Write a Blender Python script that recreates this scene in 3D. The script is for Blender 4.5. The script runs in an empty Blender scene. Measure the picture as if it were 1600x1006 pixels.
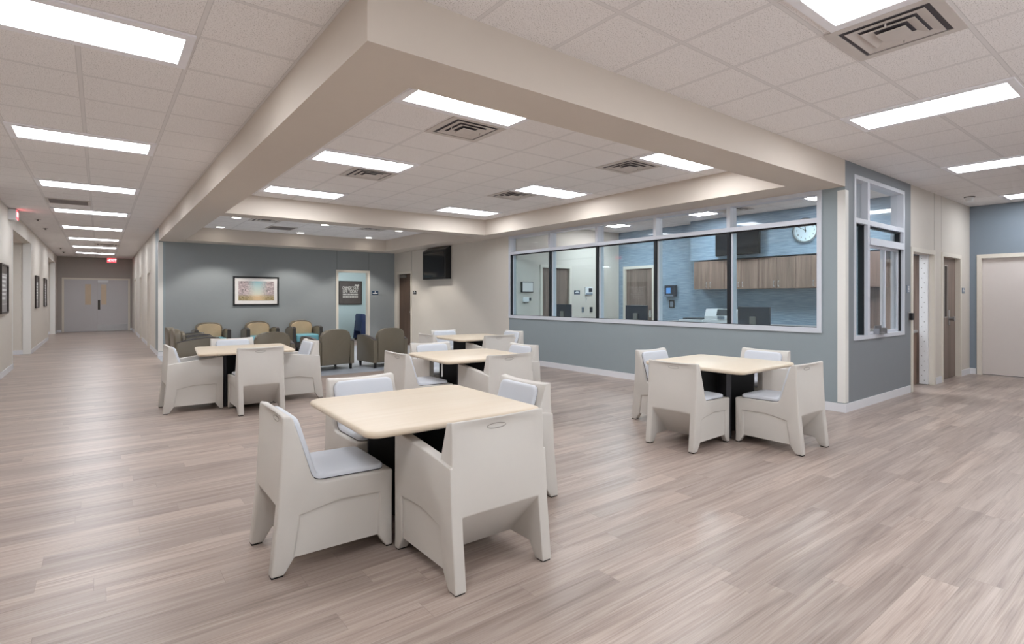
import bpy, bmesh, math, random
from mathutils import Vector, Matrix
R = math.radians
scene = bpy.context.scene
col = scene.collection
random.seed(7)

# ---------------------------------------------------------------- camera, world, exposure
TH = 0.6616
CAM_H = 1.39
cd = bpy.data.cameras.new('camera'); cam = bpy.data.objects.new('camera', cd); col.objects.link(cam)
cam.location = (0, 0, CAM_H); cam.rotation_euler = (R(90), 0, -TH)
cd.sensor_width = 36; cd.lens = 841.66*36/1600
cd.shift_x = (800-810.54)/1600; cd.shift_y = (465.35-503)/1600
cd.clip_start = .05; cd.clip_end = 100
scene.camera = cam
w = bpy.data.worlds.new('world'); scene.world = w; w.use_nodes = True
w.node_tree.nodes['Background'].inputs[0].default_value = (.8, .85, .9, 1)
w.node_tree.nodes['Background'].inputs[1].default_value = 1.5
scene.view_settings.view_transform = 'Standard'; scene.view_settings.look = 'None'
scene.view_settings.exposure = 1.38; scene.view_settings.gamma = 1
scene.view_settings.use_curve_mapping = False
LAMP = 7.6          # brightness of the lit ceiling panels
DOWN = 6.0         # brightness of the small downlights
CEIL = 3.0625; SOF = 2.74

# ---------------------------------------------------------------- materials
def lin(c):
    return tuple((x/255/12.92 if x/255 <= .04045 else ((x/255+.055)/1.055)**2.4) for x in c)
def nt(m): return m.node_tree.nodes, m.node_tree.links
def mat(name, rgb, rough=.5, spec=.5, metal=0, var=.03, vscale=8, bump=0, bscale=60, emit=None, estr=0):
    m = bpy.data.materials.new(name); m.use_nodes = True
    n, l = nt(m); b = n['Principled BSDF']; c = lin(rgb)
    b.inputs['Roughness'].default_value = rough; b.inputs['Specular IOR Level'].default_value = spec
    b.inputs['Metallic'].default_value = metal
    tc = n.new('ShaderNodeTexCoord'); ns = n.new('ShaderNodeTexNoise')
    ns.inputs['Scale'].default_value = vscale; ns.inputs['Detail'].default_value = 3
    l.new(tc.outputs['Object'], ns.inputs['Vector'])
    mx = n.new('ShaderNodeMix'); mx.data_type = 'RGBA'
    mx.inputs[6].default_value = (*[x*(1-var) for x in c], 1); mx.inputs[7].default_value = (*[min(1, x*(1+var)) for x in c], 1)
    l.new(ns.outputs['Fac'], mx.inputs[0]); l.new(mx.outputs[2], b.inputs['Base Color'])
    if bump:
        n2 = n.new('ShaderNodeTexNoise'); n2.inputs['Scale'].default_value = bscale
        l.new(tc.outputs['Object'], n2.inputs['Vector'])
        bp = n.new('ShaderNodeBump'); bp.inputs['Strength'].default_value = bump; bp.inputs['Distance'].default_value = .002
        l.new(n2.outputs['Fac'], bp.inputs['Height']); l.new(bp.outputs['Normal'], b.inputs['Normal'])
    if emit:
        b.inputs['Emission Color'].default_value = (*lin(emit), 1); b.inputs['Emission Strength'].default_value = estr
    return m
def math_n(n, l, op, a, b=None, c=None):
    x = n.new('ShaderNodeMath'); x.operation = op
    for i, v in enumerate((a, b, c)):
        if v is None: continue
        if isinstance(v, (int, float)): x.inputs[i].default_value = v
        else: l.new(v, x.inputs[i])
    return x.outputs[0]
def ramp(n, l, fac, stops):
    r = n.new('ShaderNodeValToRGB'); e = r.color_ramp.elements
    while len(e) < len(stops): e.new(.5)
    for k, (p, c) in enumerate(stops): e[k].position = p; e[k].color = (*lin(c), 1)
    l.new(fac, r.inputs[0]); return r.outputs[0]
def mixc(n, l, fac, a, b, mode='MIX'):
    mx = n.new('ShaderNodeMix'); mx.data_type = 'RGBA'; mx.blend_type = mode
    for s, v in ((0, fac), (6, a), (7, b)):
        if isinstance(v, (int, float)): mx.inputs[s].default_value = v
        elif isinstance(v, tuple): mx.inputs[s].default_value = (*v, 1)
        else: l.new(v, mx.inputs[s])
    return mx.outputs[2]
def pos_xyz(n, l):
    g = n.new('ShaderNodeNewGeometry'); s = n.new('ShaderNodeSeparateXYZ'); l.new(g.outputs['Position'], s.inputs[0]); return s.outputs
def comb(n, l, x, y, z):
    c = n.new('ShaderNodeCombineXYZ')
    for i, v in enumerate((x, y, z)):
        if isinstance(v, (int, float)): c.inputs[i].default_value = v
        else: l.new(v, c.inputs[i])
    return c.outputs[0]
def noise(n, l, vec, scale=5, detail=3, rough=.5, dist=0):
    x = n.new('ShaderNodeTexNoise'); l.new(vec, x.inputs['Vector']); x.inputs['Scale'].default_value = scale
    x.inputs['Detail'].default_value = detail; x.inputs['Roughness'].default_value = rough; x.inputs['Distortion'].default_value = dist
    return x.outputs['Fac']

def mat_tile(name, ox, oy, base=(243, 239, 238), T=.6096):
    m = bpy.data.materials.new(name); m.use_nodes = True; n, l = nt(m); b = n['Principled BSDF']
    p = pos_xyz(n, l)
    def edge(v, o):
        q = math_n(n, l, 'MODULO', math_n(n, l, 'ADD', v, 60*T-o), T)
        return math_n(n, l, 'MINIMUM', q, math_n(n, l, 'SUBTRACT', T, q))
    e = math_n(n, l, 'MINIMUM', edge(p[0], ox), edge(p[1], oy))
    tee = math_n(n, l, 'LESS_THAN', e, .012)
    gap = math_n(n, l, 'MULTIPLY', math_n(n, l, 'LESS_THAN', e, .0155), math_n(n, l, 'GREATER_THAN', e, .012))
    vec = comb(n, l, p[0], p[1], 0)
    sp = noise(n, l, vec, 135, 2, .6); sp2 = noise(n, l, vec, 38, 3, .6)
    pits = ramp(n, l, sp, [(0, (120, 110, 106)), (.35, (165, 157, 153)), (.42, base), (1, base)])
    c = mixc(n, l, math_n(n, l, 'MULTIPLY', sp2, .25), pits, lin(tuple(x-14 for x in base)))
    c = mixc(n, l, tee, c, lin(tuple(x-16 for x in base)))
    c = mixc(n, l, gap, c, lin(tuple(x-38 for x in base)))
    l.new(c, b.inputs['Base Color']); b.inputs['Roughness'].default_value = .9; b.inputs['Specular IOR Level'].default_value = .15
    h = math_n(n, l, 'MULTIPLY', math_n(n, l, 'SUBTRACT', 1, tee), math_n(n, l, 'ADD', math_n(n, l, 'MULTIPLY', math_n(n, l, 'GREATER_THAN', sp, .4), .3), .3))
    bp = n.new('ShaderNodeBump'); bp.inputs['Strength'].default_value = .25; bp.inputs['Distance'].default_value = .004
    l.new(h, bp.inputs['Height']); l.new(bp.outputs[0], b.inputs['Normal'])
    return m
def mat_floor():
    m = bpy.data.materials.new('vinyl_planks'); m.use_nodes = True; n, l = nt(m); b = n['Principled BSDF']
    p = pos_xyz(n, l); W, L = .148, 1.22
    ys = math_n(n, l, 'ADD', p[1], 30*W); row = math_n(n, l, 'FLOOR', math_n(n, l, 'DIVIDE', ys, W))
    wn = n.new('ShaderNodeTexWhiteNoise'); wn.noise_dimensions = '1D'; l.new(row, wn.inputs['W'])
    xs = math_n(n, l, 'ADD', math_n(n, l, 'ADD', p[0], 40), math_n(n, l, 'MULTIPLY', wn.outputs['Value'], L))
    ix = math_n(n, l, 'FLOOR', math_n(n, l, 'DIVIDE', xs, L))
    w2 = n.new('ShaderNodeTexWhiteNoise'); w2.noise_dimensions = '2D'; l.new(comb(n, l, row, ix, 0), w2.inputs['Vector'])
    rnd = w2.outputs['Value']
    off = math_n(n, l, 'MULTIPLY', rnd, 37.0)
    vec = comb(n, l, math_n(n, l, 'ADD', math_n(n, l, 'MULTIPLY', p[0], .42), off), math_n(n, l, 'ADD', math_n(n, l, 'MULTIPLY', p[1], 7.5), off), off)
    g1 = noise(n, l, vec, 2.2, 5, .6, .9)
    vec2 = comb(n, l, math_n(n, l, 'ADD', math_n(n, l, 'MULTIPLY', p[0], 1.0), off), math_n(n, l, 'MULTIPLY', p[1], 85), off)
    g2 = noise(n, l, vec2, 2.0, 4, .65, .2)
    c1 = ramp(n, l, g1, [(.28, (116, 100, 93)), (.43, (162, 146, 137)), (.56, (187, 173, 164)), (.75, (208, 197, 189))])
    c2 = ramp(n, l, g2, [(.25, (130, 114, 107)), (.5, (184, 170, 162)), (.78, (216, 206, 199))])
    c = mixc(n, l, .45, c1, c2)
    tone = ramp(n, l, rnd, [(0, (214, 209, 207)), (.5, (228, 224, 221)), (1, (245, 240, 236))])
    c = mixc(n, l, 1.0, c, tone, 'MULTIPLY')
    fy = math_n(n, l, 'MODULO', ys, W); fx = math_n(n, l, 'MODULO', xs, L)
    seam = math_n(n, l, 'MAXIMUM', math_n(n, l, 'LESS_THAN', fy, .0016), math_n(n, l, 'LESS_THAN', fx, .0022))
    c = mixc(n, l, math_n(n, l, 'MULTIPLY', seam, .45), c, lin((110, 96, 90)))
    l.new(c, b.inputs['Base Color'])
    rr = math_n(n, l, 'ADD', math_n(n, l, 'MULTIPLY', g2, .14), .26); l.new(rr, b.inputs['Roughness'])
    b.inputs['Specular IOR Level'].default_value = .42
    bp = n.new('ShaderNodeBump'); bp.inputs['Strength'].default_value = .08; bp.inputs['Distance'].default_value = .002
    l.new(g2, bp.inputs['Height']); l.new(bp.outputs[0], b.inputs['Normal'])
    return m
def mat_wood(name, dark, light, axis='Z', sc=1.0, rough=.45):
    m = bpy.data.materials.new(name); m.use_nodes = True; n, l = nt(m); b = n['Principled BSDF']
    p = pos_xyz(n, l)
    k = {'Z': (14, 14, .6), 'X': (.6, 14, 14)}[axis]
    vec = comb(n, l, *[math_n(n, l, 'MULTIPLY', p[i], k[i]*sc) for i in range(3)])
    g = noise(n, l, vec, 1.6, 5, .65, .4); g3 = noise(n, l, vec, .35, 2, .5)
    c = ramp(n, l, math_n(n, l, 'ADD', math_n(n, l, 'MULTIPLY', g, .7), math_n(n, l, 'MULTIPLY', g3, .3)), [(.3, dark), (.5, tuple((a+b_)/2 for a, b_ in zip(dark, light))), (.7, light)])
    l.new(c, b.inputs['Base Color']); b.inputs['Roughness'].default_value = rough; b.inputs['Specular IOR Level'].default_value = .4
    return m
def mat_wallpaper():
    m = bpy.data.materials.new('rippled_teal_wallpaper'); m.use_nodes = True; n, l = nt(m); b = n['Principled BSDF']
    p = pos_xyz(n, l)
    wob = math_n(n, l, 'MULTIPLY', noise(n, l, comb(n, l, p[0], p[1], p[2]), 2.5, 3), .05)
    vec = comb(n, l, math_n(n, l, 'MULTIPLY', p[0], 2.2), math_n(n, l, 'MULTIPLY', p[1], 2.2), math_n(n, l, 'MULTIPLY', math_n(n, l, 'ADD', p[2], wob), 70))
    g = noise(n, l, vec, 1.5, 4, .6, .3)
    c = ramp(n, l, g, [(.3, (104, 126, 146)), (.47, (133, 153, 171)), (.6, (149, 168, 185)), (.74, (172, 189, 203))])
    l.new(c, b.inputs['Base Color']); b.inputs['Roughness'].default_value = .6
    bp = n.new('ShaderNodeBump'); bp.inputs['Strength'].default_value = .3; bp.inputs['Distance'].default_value = .004
    l.new(g, bp.inputs['Height']); l.new(bp.outputs[0], b.inputs['Normal'])
    return m
def mat_glass(name, tint, refl=1.0):
    m = bpy.data.materials.new(name); m.use_nodes = True; n, l = nt(m); n.clear()
    o = n.new('ShaderNodeOutputMaterial'); t = n.new('ShaderNodeBsdfTransparent'); g = n.new('ShaderNodeBsdfGlossy')
    t.inputs[0].default_value = (*tint, 1); g.inputs[0].default_value = (1, 1, 1, 1); g.inputs['Roughness'].default_value = .02
    ge = n.new('ShaderNodeNewGeometry'); vm = n.new('ShaderNodeVectorMath'); vm.operation = 'DOT_PRODUCT'
    l.new(ge.outputs['Incoming'], vm.inputs[0]); l.new(ge.outputs['Normal'], vm.inputs[1])
    c1 = math_n(n, l, 'SUBTRACT', 1, math_n(n, l, 'ABSOLUTE', vm.outputs['Value']))
    f = math_n(n, l, 'ADD', math_n(n, l, 'MULTIPLY', math_n(n, l, 'POWER', c1, 5), .96), .04)
    mx = n.new('ShaderNodeMixShader'); l.new(math_n(n, l, 'MULTIPLY', f, refl), mx.inputs[0])
    l.new(t.outputs[0], mx.inputs[1]); l.new(g.outputs[0], mx.inputs[2]); l.new(mx.outputs[0], o.inputs[0])
    return m
def mat_emit(name, rgb, s):
    m = bpy.data.materials.new(name); m.use_nodes = True; n, l = nt(m); n.clear()
    o = n.new('ShaderNodeOutputMaterial'); e = n.new('ShaderNodeEmission'); e.inputs[0].default_value = (*lin(rgb), 1); e.inputs[1].default_value = s
    l.new(e.outputs[0], o.inputs[0]); return m
def mat_painting():
    # a soft generic woodland path: pink trees left and right, pale gap between, straw-coloured ground
    m = bpy.data.materials.new('woodland_watercolour'); m.use_nodes = True; n, l = nt(m); b = n['Principled BSDF']
    tc = n.new('ShaderNodeTexCoord'); s = n.new('ShaderNodeSeparateXYZ'); l.new(tc.outputs['Generated'], s.inputs[0])
    u, v = s.outputs[0], s.outputs[2]
    uv = comb(n, l, u, v, 0)
    leaf = noise(n, l, uv, 14, 6, .7, .6)
    stem = noise(n, l, comb(n, l, math_n(n, l, 'MULTIPLY', u, 22), math_n(n, l, 'MULTIPLY', v, 3), 0), 1.2, 4, .6, 1.5)
    cdist = math_n(n, l, 'ABSOLUTE', math_n(n, l, 'SUBTRACT', u, .53))
    sky = mixc(n, l, v, lin((222, 206, 180)), lin((150, 190, 198)))
    tree = ramp(n, l, leaf, [(.30, (86, 80, 82)), (.42, (150, 138, 140)), (.55, (192, 174, 174)), (.70, (218, 212, 208))])
    stemc = mixc(n, l, math_n(n, l, 'MULTIPLY', math_n(n, l, 'LESS_THAN', stem, .38), .8), tree, lin((74, 66, 70)))
    side = math_n(n, l, 'MULTIPLY', math_n(n, l, 'SUBTRACT', math_n(n, l, 'ADD', cdist, math_n(n, l, 'MULTIPLY', leaf, .28)), .20), 4.5)
    side = math_n(n, l, 'MINIMUM', math_n(n, l, 'MAXIMUM', side, 0), 1)
    c = mixc(n, l, side, sky, stemc)
    grass = ramp(n, l, noise(n, l, uv, 20, 5, .7), [(.3, (72, 66, 46)), (.5, (150, 134, 96)), (.7, (206, 190, 160))])
    path = mixc(n, l, side, lin((204, 176, 140)), grass)
    gnd = math_n(n, l, 'MINIMUM', math_n(n, l, 'MAXIMUM', math_n(n, l, 'MULTIPLY', math_n(n, l, 'SUBTRACT', math_n(n, l, 'ADD', .22, math_n(n, l, 'MULTIPLY', leaf, .22)), v), 7), 0), 1)
    c = mixc(n, l, gnd, c, path)
    l.new(c, b.inputs['Base Color']); b.inputs['Roughness'].default_value = .35
    return m

M = {}
M['tile_corr'] = mat_tile('acoustic_tile_corridor', -.724, 3.977)
M['tile_east'] = mat_tile('acoustic_tile_east', 3.6246, .9087)
M['tile_tray'] = mat_tile('acoustic_tile_tray', 3.175, 4.235)
M['tile_lounge'] = mat_tile('acoustic_tile_lounge', 3.13, 12.12)
M['tile_office'] = mat_tile('acoustic_tile_office', 9.08, 3.66)
M['floor'] = mat_floor()
M['lounge_floor'] = mat('blue_grey_sheet_vinyl', (156, 160, 168), .32, .4, var=.06, vscale=3)
M['beige'] = mat('warm_white_wall_paint', (211, 204, 195), .55, .3, var=.015, bump=.05, bscale=200)
M['soffit'] = mat('warm_beige_soffit_paint', (208, 197, 186), .6, .3, var=.015)
M['teal'] = mat('blue_grey_wall_paint', (145, 155, 159), .5, .35, var=.02, bump=.05, bscale=200)
M['teal_warm_lit'] = mat('blue_grey_paint_warm_lit', (144, 149, 151), .5, .35, var=.02)  # same wall paint, greyed to put the warm downlight into its colour
M['visionlit'] = mat('lit_tan_vision_pane', (204, 182, 156), .2, .5)  # lit look of the vision panes put into an opaque tan
M['grey'] = mat('mid_grey_wall_paint', (130, 135, 140), .5, .35, var=.02)
M['blue'] = mat('dusty_blue_wall', (128, 139, 150), .5, .35, var=.02)  # slightly bluer tone than the window wall
M['taupe'] = mat('taupe_wall_paint', (168, 160, 154), .55, .3, var=.02)
M['mint'] = mat('pale_aqua_wall_paint', (196, 214, 214), .55, .3, var=.02)
M['base'] = mat('white_vinyl_base', (222, 222, 226), .4, .4, var=.01)
M['guard'] = mat('white_corner_guard', (226, 224, 220), .4, .4, var=.01)
M['frame'] = mat('cream_door_frame_paint', (220, 213, 202), .4, .4, var=.01)
M['alu'] = mat('pale_grey_window_frame', (205, 208, 216), .35, .5, var=.01)
M['gasket'] = mat('black_glazing_gasket', (22, 25, 30), .5, .4)
M['joint'] = mat('dark_wall_joint', (96, 98, 100), .8, .2)
M['wallpaper'] = mat_wallpaper()
M['door_wood'] = mat_wood('grey_brown_laminate', (92, 78, 71), (150, 132, 122), 'Z', 1.0)
M['door_dark'] = mat_wood('dark_walnut_laminate', (70, 54, 45), (104, 84, 72), 'Z', 1.2)
M['cab'] = mat_wood('cabinet_laminate', (106, 84, 74), (164, 140, 126), 'Z', .8)
M['door_grey'] = mat('pale_grey_door_paint', (196, 193, 195), .45, .4, var=.01)
M['door_cream'] = mat('cream_door_paint', (214, 206, 202), .45, .4, var=.01)
M['steel'] = mat('brushed_steel', (176, 176, 178), .3, .5, 1.0, var=.05)
M['chrome'] = mat('chrome', (210, 212, 214), .15, .5, 1.0)
M['bronze'] = mat('dark_bronze', (70, 66, 60), .4, .5, .6)
M['shell'] = mat('greige_molded_plastic', (199, 194, 188), .42, .4, var=.012, vscale=30, bump=.04, bscale=400)
M['cushion'] = mat('pale_grey_vinyl', (205, 208, 215), .45, .35, var=.015, bump=.05, bscale=300)
M['gap_shade'] = mat('dark_gap_shade', (70, 67, 68), .7, .2)  # shadow gap around the cushion put into a dark colour
M['slot'] = mat('shadowed_plastic', (150, 144, 138), .5, .3)
M['glide'] = mat('black_rubber', (28, 26, 26), .7, .2)
M['tabletop'] = mat_wood('pale_maple_laminate', (208, 191, 168), (217, 203, 184), 'X', 1.0, .4)
M['tblack'] = mat('black_table_base', (26, 25, 27), .45, .35)
M['tpost'] = mat('charcoal_edge', (58, 57, 61), .45, .35)
M['olive'] = mat('olive_brown_vinyl', (108, 100, 86), .33, .45, var=.05, bump=.05, bscale=150)
M['tan'] = mat('tan_vinyl', (170, 150, 122), .45, .35, var=.06, vscale=14)
M['tealv'] = mat('teal_vinyl', (92, 142, 154), .45, .35, var=.03)
M['armdark'] = mat('near_black_vinyl', (44, 41, 39), .45, .4)
M['armcap'] = mat('charcoal_arm_cap', (62, 58, 62), .3, .5)
M['black'] = mat('satin_black', (24, 24, 26), .4, .4)
M['screen'] = mat('dark_screen', (24, 26, 30), .08, .6)
M['monitor'] = mat('dark_slate_plastic', (38, 46, 60), .35, .4)
M['tvgrey'] = mat('grey_plastic', (120, 116, 112), .45, .4)
M['pull'] = mat('satin_pull', (214, 214, 216), .35, .5, .2)
M['white'] = mat('white_plastic', (226, 227, 229), .4, .4)
M['troffer'] = mat('white_enamel', (240, 238, 242), .45, .4)
M['ventwhite'] = mat('diffuser_enamel', (205, 197, 192), .5, .35)
M['ventdark'] = mat('duct_shadow', (92, 88, 92), .8, .2)
M['grille'] = mat('grey_grille', (150, 142, 140), .7, .2)
M['lamp'] = mat_emit('lit_panel', (246, 250, 255), LAMP)
M['officelamp'] = mat_emit('lit_office_panel', (246, 250, 255), LAMP*3.0)
M['downlamp'] = mat_emit('lit_downlight', (255, 250, 240), DOWN)
M['exitred'] = mat('exit_red', (200, 40, 50), .4, .4, emit=(255, 60, 70), estr=1.1)
M['exitwhite'] = mat_emit('exit_letters', (255, 200, 205), 1.4)
M['navy'] = mat('navy_vinyl', (40, 54, 92), .45, .35)
M['navysign'] = mat('navy_sign', (38, 62, 88), .4, .4)
M['signgrey'] = mat('slate_sign', (122, 134, 148), .4, .4)
M['signblack'] = mat('black_sign', (22, 22, 24), .4, .4)
M['signwhite'] = mat('white_lettering', (226, 226, 226), .5, .3)
M['matboard'] = mat('white_mat_board', (226, 222, 220), .6, .2)
M['paint'] = mat_painting()
M['poster'] = mat('charcoal_poster', (86, 78, 74), .35, .4, var=.25, vscale=5)
M['posterpale'] = mat('pale_print', (206, 200, 192), .4, .3)
M['printgrey'] = mat('grey_print', (150, 146, 146), .4, .3, var=.1)
M['pframe'] = mat('dark_brown_frame', (46, 36, 32), .35, .4)
M['glass'] = mat_glass('tinted_glass', (.895, .968, .985))
M['glassclear'] = mat_glass('clear_glass', (.97, .98, .98), .6)
M['clockface'] = mat('clock_face', (210, 222, 228), .4, .3)
M['lcd'] = mat('blue_lcd', (90, 140, 200), .3, .4, emit=(110, 160, 220), estr=.12)
M['copier'] = mat('off_white_plastic', (214, 218, 222), .4, .4)
M['copierdark'] = mat('copier_dark', (64, 70, 76), .5, .3)
M['counter'] = mat('grey_laminate', (170, 168, 166), .4, .4)

# ---------------------------------------------------------------- mesh helpers
def finish(name, bm, m, parent=None, smooth=None):
    bmesh.ops.recalc_face_normals(bm, faces=bm.faces[:])
    me = bpy.data.meshes.new(name); bm.to_mesh(me); bm.free()
    if isinstance(m, (list, tuple)):
        for k in m: me.materials.append(k)
    else: me.materials.append(m)
    if smooth is not None:
        me.shade_smooth(); me.set_sharp_from_angle(angle=R(smooth))
    o = bpy.data.objects.new(name, me); col.objects.link(o)
    if parent: o.parent = parent
    return o
def box(bm, x0, x1, y0, y1, z0, z1, bev=0, seg=2, mi=0):
    vs = [bm.verts.new(c) for c in ((x0,y0,z0),(x1,y0,z0),(x1,y1,z0),(x0,y1,z0),(x0,y0,z1),(x1,y0,z1),(x1,y1,z1),(x0,y1,z1))]
    fs = [bm.faces.new([vs[i] for i in f]) for f in ((0,3,2,1),(4,5,6,7),(0,1,5,4),(1,2,6,5),(2,3,7,6),(3,0,4,7))]
    for f in fs: f.material_index = mi
    if bev:
        es = list({e for f in fs for e in f.edges})
        bmesh.ops.bevel(bm, geom=es, offset=bev, segments=seg, profile=.5, affect='EDGES', clamp_overlap=True)
def prism(bm, pts, a, b, axis='y', bev=0, seg=2):
    def P(p, t):
        return {'x': (t, p[0], p[1]), 'y': (p[0], t, p[1]), 'z': (p[0], p[1], t)}[axis]
    A = [bm.verts.new(P(p, a)) for p in pts]; B = [bm.verts.new(P(p, b)) for p in pts]; n = len(pts)
    fs = [bm.faces.new(A), bm.faces.new(B[::-1])]
    fs += [bm.faces.new((A[i], A[(i+1) % n], B[(i+1) % n], B[i])) for i in range(n)]
    if bev:
        es = list({e for f in fs[:2] for e in f.edges})
        bmesh.ops.bevel(bm, geom=es, offset=bev, segments=seg, profile=.5, affect='EDGES', clamp_overlap=True)
def cyl(bm, c, r, a, b, axis='z', n=24, r2=None):
    r2 = r if r2 is None else r2
    def P(k, rr, t):
        u, v = rr*math.cos(2*math.pi*k/n), rr*math.sin(2*math.pi*k/n)
        return {'z': (c[0]+u, c[1]+v, t), 'x': (t, c[0]+u, c[1]+v), 'y': (c[0]+u, t, c[1]+v)}[axis]
    A = [bm.verts.new(P(k, r, a)) for k in range(n)]; B = [bm.verts.new(P(k, r2, b)) for k in range(n)]
    bm.faces.new(A); bm.faces.new(B[::-1])
    for i in range(n): bm.faces.new((A[i], A[(i+1) % n], B[(i+1) % n], B[i]))
def tube(bm, pts, r, n=8, closed=False):
    rings = []; N = len(pts); pts = [Vector(p) for p in pts]
    for i, p in enumerate(pts):
        a = pts[(i-1) % N] if closed or i else pts[0]; b = pts[(i+1) % N] if closed or i < N-1 else pts[-1]
        d = (b-a).normalized(); s = d.cross(Vector((0, 0, 1)))
        if s.length < .05: s = d.cross(Vector((0, 1, 0)))
        s.normalize(); t = d.cross(s)
        rings.append([bm.verts.new(p+s*r*math.cos(2*math.pi*k/n)+t*r*math.sin(2*math.pi*k/n)) for k in range(n)])
    for i in range(N if closed else N-1):
        a, b = rings[i], rings[(i+1) % N]
        for k in range(n): bm.faces.new((a[k], a[(k+1) % n], b[(k+1) % n], b[k]))
    if not closed: bm.faces.new(rings[0][::-1]); bm.faces.new(rings[-1])
def bxo(name, m, parent, *d, bev=0, seg=2):
    bm = bmesh.new(); box(bm, *d, bev=bev, seg=seg); return finish(name, bm, m, parent)
def tag(o, label, cat, group=None):
    o['label'] = label; o['category'] = cat
    if group: o['group'] = group
    return o
def thing(name, label, cat, loc=(0, 0, 0), rz=0, group=None):
    o = bpy.data.objects.new(name, None); col.objects.link(o); o.empty_display_size = .1
    o.location = loc; o.rotation_euler = (0, 0, rz); return tag(o, label, cat, group)
def struct(name, bm, m, parent=None):
    o = finish(name, bm, m, parent); o['kind'] = 'structure'; return o
def sroot(name, loc=(0, 0, 0)):
    o = bpy.data.objects.new(name, None); col.objects.link(o); o.location = loc; o['kind'] = 'structure'; return o
def sbox(name, m, *boxes):
    bm = bmesh.new()
    for b in boxes: box(bm, *b)
    return struct(name, bm, m)
def dup(root, loc, rz, label, group=None):
    r = root.copy(); col.objects.link(r); r.location = loc; r.rotation_euler = (0, 0, rz); r['label'] = label
    if group: r['group'] = group
    for ch in list(root.children):
        c = ch.copy(); col.objects.link(c); c.parent = r
        for g in ch.children:
            d = g.copy(); col.objects.link(d); d.parent = c
    return r
def text(name, body, size, m, parent, loc, rot, depth=.001, align='CENTER', sx=1.0, bold=0):
    cu = bpy.data.curves.new(name, 'FONT'); cu.body = body; cu.size = size; cu.extrude = depth; cu.offset = bold
    cu.align_x = align; cu.align_y = 'CENTER'
    t = bpy.data.objects.new(name, cu); col.objects.link(t)
    bpy.context.view_layer.update()
    me = bpy.data.meshes.new_from_object(t.evaluated_get(bpy.context.evaluated_depsgraph_get()))
    bpy.data.objects.remove(t); bpy.data.curves.remove(cu)
    me.name = name; me.materials.clear(); me.materials.append(m)
    o = bpy.data.objects.new(name, me); col.objects.link(o); o.parent = parent; o.location = loc; o.rotation_euler = rot; o.scale = (sx, 1, 1)
    return o
FACE_NX = (R(90), 0, R(-90))   # lettering read while looking towards +x
FACE_NY = (R(90), 0, 0)        # lettering read while looking towards +y
FACE_PX = (R(90), 0, R(90))    # lettering read while looking towards -x

# ---------------------------------------------------------------- the setting
XL, XS, XW, XE = -1.34, 1.11, 7.13, 12.62      # corridor wall, soffit edge, window wall, east wall
YF, YB, YE, YR = 2.72, 15.35, 28.4, -2.4        # front wall, lounge back wall, corridor end, rear
sbox('floor', M['floor'], (-6, 13.2, -3, 29, -.1, 0))
sbox('floor_lounge', M['lounge_floor'], (1.07, XW, 9.72, YB, .0005, .004))
sbox('ceiling_corridor', M['tile_corr'], (XL-.15, XS, YR, YE, CEIL, CEIL+.08))
sbox('ceiling_east', M['tile_east'], (XS, XE+.15, YR, YF, CEIL, CEIL+.08))
sbox('ceiling_dining', M['tile_tray'], (1.50, 6.60, YF+.2, 9.7, CEIL, CEIL+.08))
sbox('ceiling_lounge', M['tile_lounge'], (1.50, 6.60, 9.9, 14.9, CEIL, CEIL+.08))
sbox('ceiling_office', M['tile_office'], (XW+.15, 10.6, YF+.15, 9.4, CEIL, CEIL+.08))
sbox('ceiling_soffit', M['soffit'], (XS, 1.57, YF, YB, SOF, CEIL+.1), (6.56, XW, YF, YB, SOF, CEIL+.1), (1.57, 6.56, YF, 3.165, SOF, CEIL+.1),
     (1.57, 6.56, 9.6, 10.0, SOF, CEIL+.1), (1.57, 6.56, 14.72, YB, SOF, CEIL+.1))
# walls
sbox('wall_left', M['beige'], (XL-.14, XL, YR, 14.4, 0, CEIL), (XL-.14, XL, 17.95, 23.64, 0, CEIL), (XL-.14, XL, 27.24, YE, 0, CEIL),
     (XL-.14, XL, 14.4, 17.95, SOF, CEIL), (XL-.14, XL, 23.64, 27.24, SOF, CEIL))
sbox('wall_side_hall', M['beige'], (-5, XL-.14, 17.97, 18.1, 0, SOF), (-5, XL-.14, 14.25, 14.38, 0, SOF), (-5, XL-.14, 27.26, 27.4, 0, SOF), (-5, XL-.14, 23.5, 23.62, 0, SOF),
     (-5.1, -5, 14.25, 27.4, 0, SOF))
sbox('ceiling_side_hall', M['soffit'], (-5.1, XL-.14, 14.25, 27.4, SOF, SOF+.1))
sbox('wall_end', M['taupe'], (XL-.15, XS+.2, YE, YE+.12, 0, CEIL))
sbox('wall_rear', M['beige'], (XL-.15, .6, YR-.15, YR, 0, CEIL+.1), (6.2, XE+.15, YR-.15, YR, 0, CEIL+.1), (.6, 6.2, YR-.15, YR, 0, .8), (.6, 6.2, YR-.15, YR, 2.5, CEIL+.1))
wr = sroot('window_3_added')  # unseen rear window, added to bring cool daylight onto the front chairs
bm = bmesh.new(); box(bm, .6, 6.2, YR-.12, YR, .8, .85); box(bm, .6, 6.2, YR-.12, YR, 2.45, 2.5)
for x in (.6, 1.99, 3.38, 4.77, 6.15): box(bm, x, x+.05, YR-.12, YR, .85, 2.45)
finish('window_frame', bm, M['alu'], wr)
for x in (.65, 2.04, 3.43, 4.82): bxo('pane', M['glassclear'], wr, x, x+1.33, YR-.07, YR-.064, .85, 2.45)
DR = [(17.98, 18.92), (21.7, 22.64), (25.2, 26.14)]     # doors along the corridor's right side
bl, last = [], 16.2
for a, b in DR: bl += [(XS, XS+.14, last, a, 0, CEIL), (XS, XS+.14, a, b, 2.10, CEIL)]; last = b
sbox('wall_corridor_right', M['beige'], *bl, (XS, XS+.14, last, YE, 0, CEIL))
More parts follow.
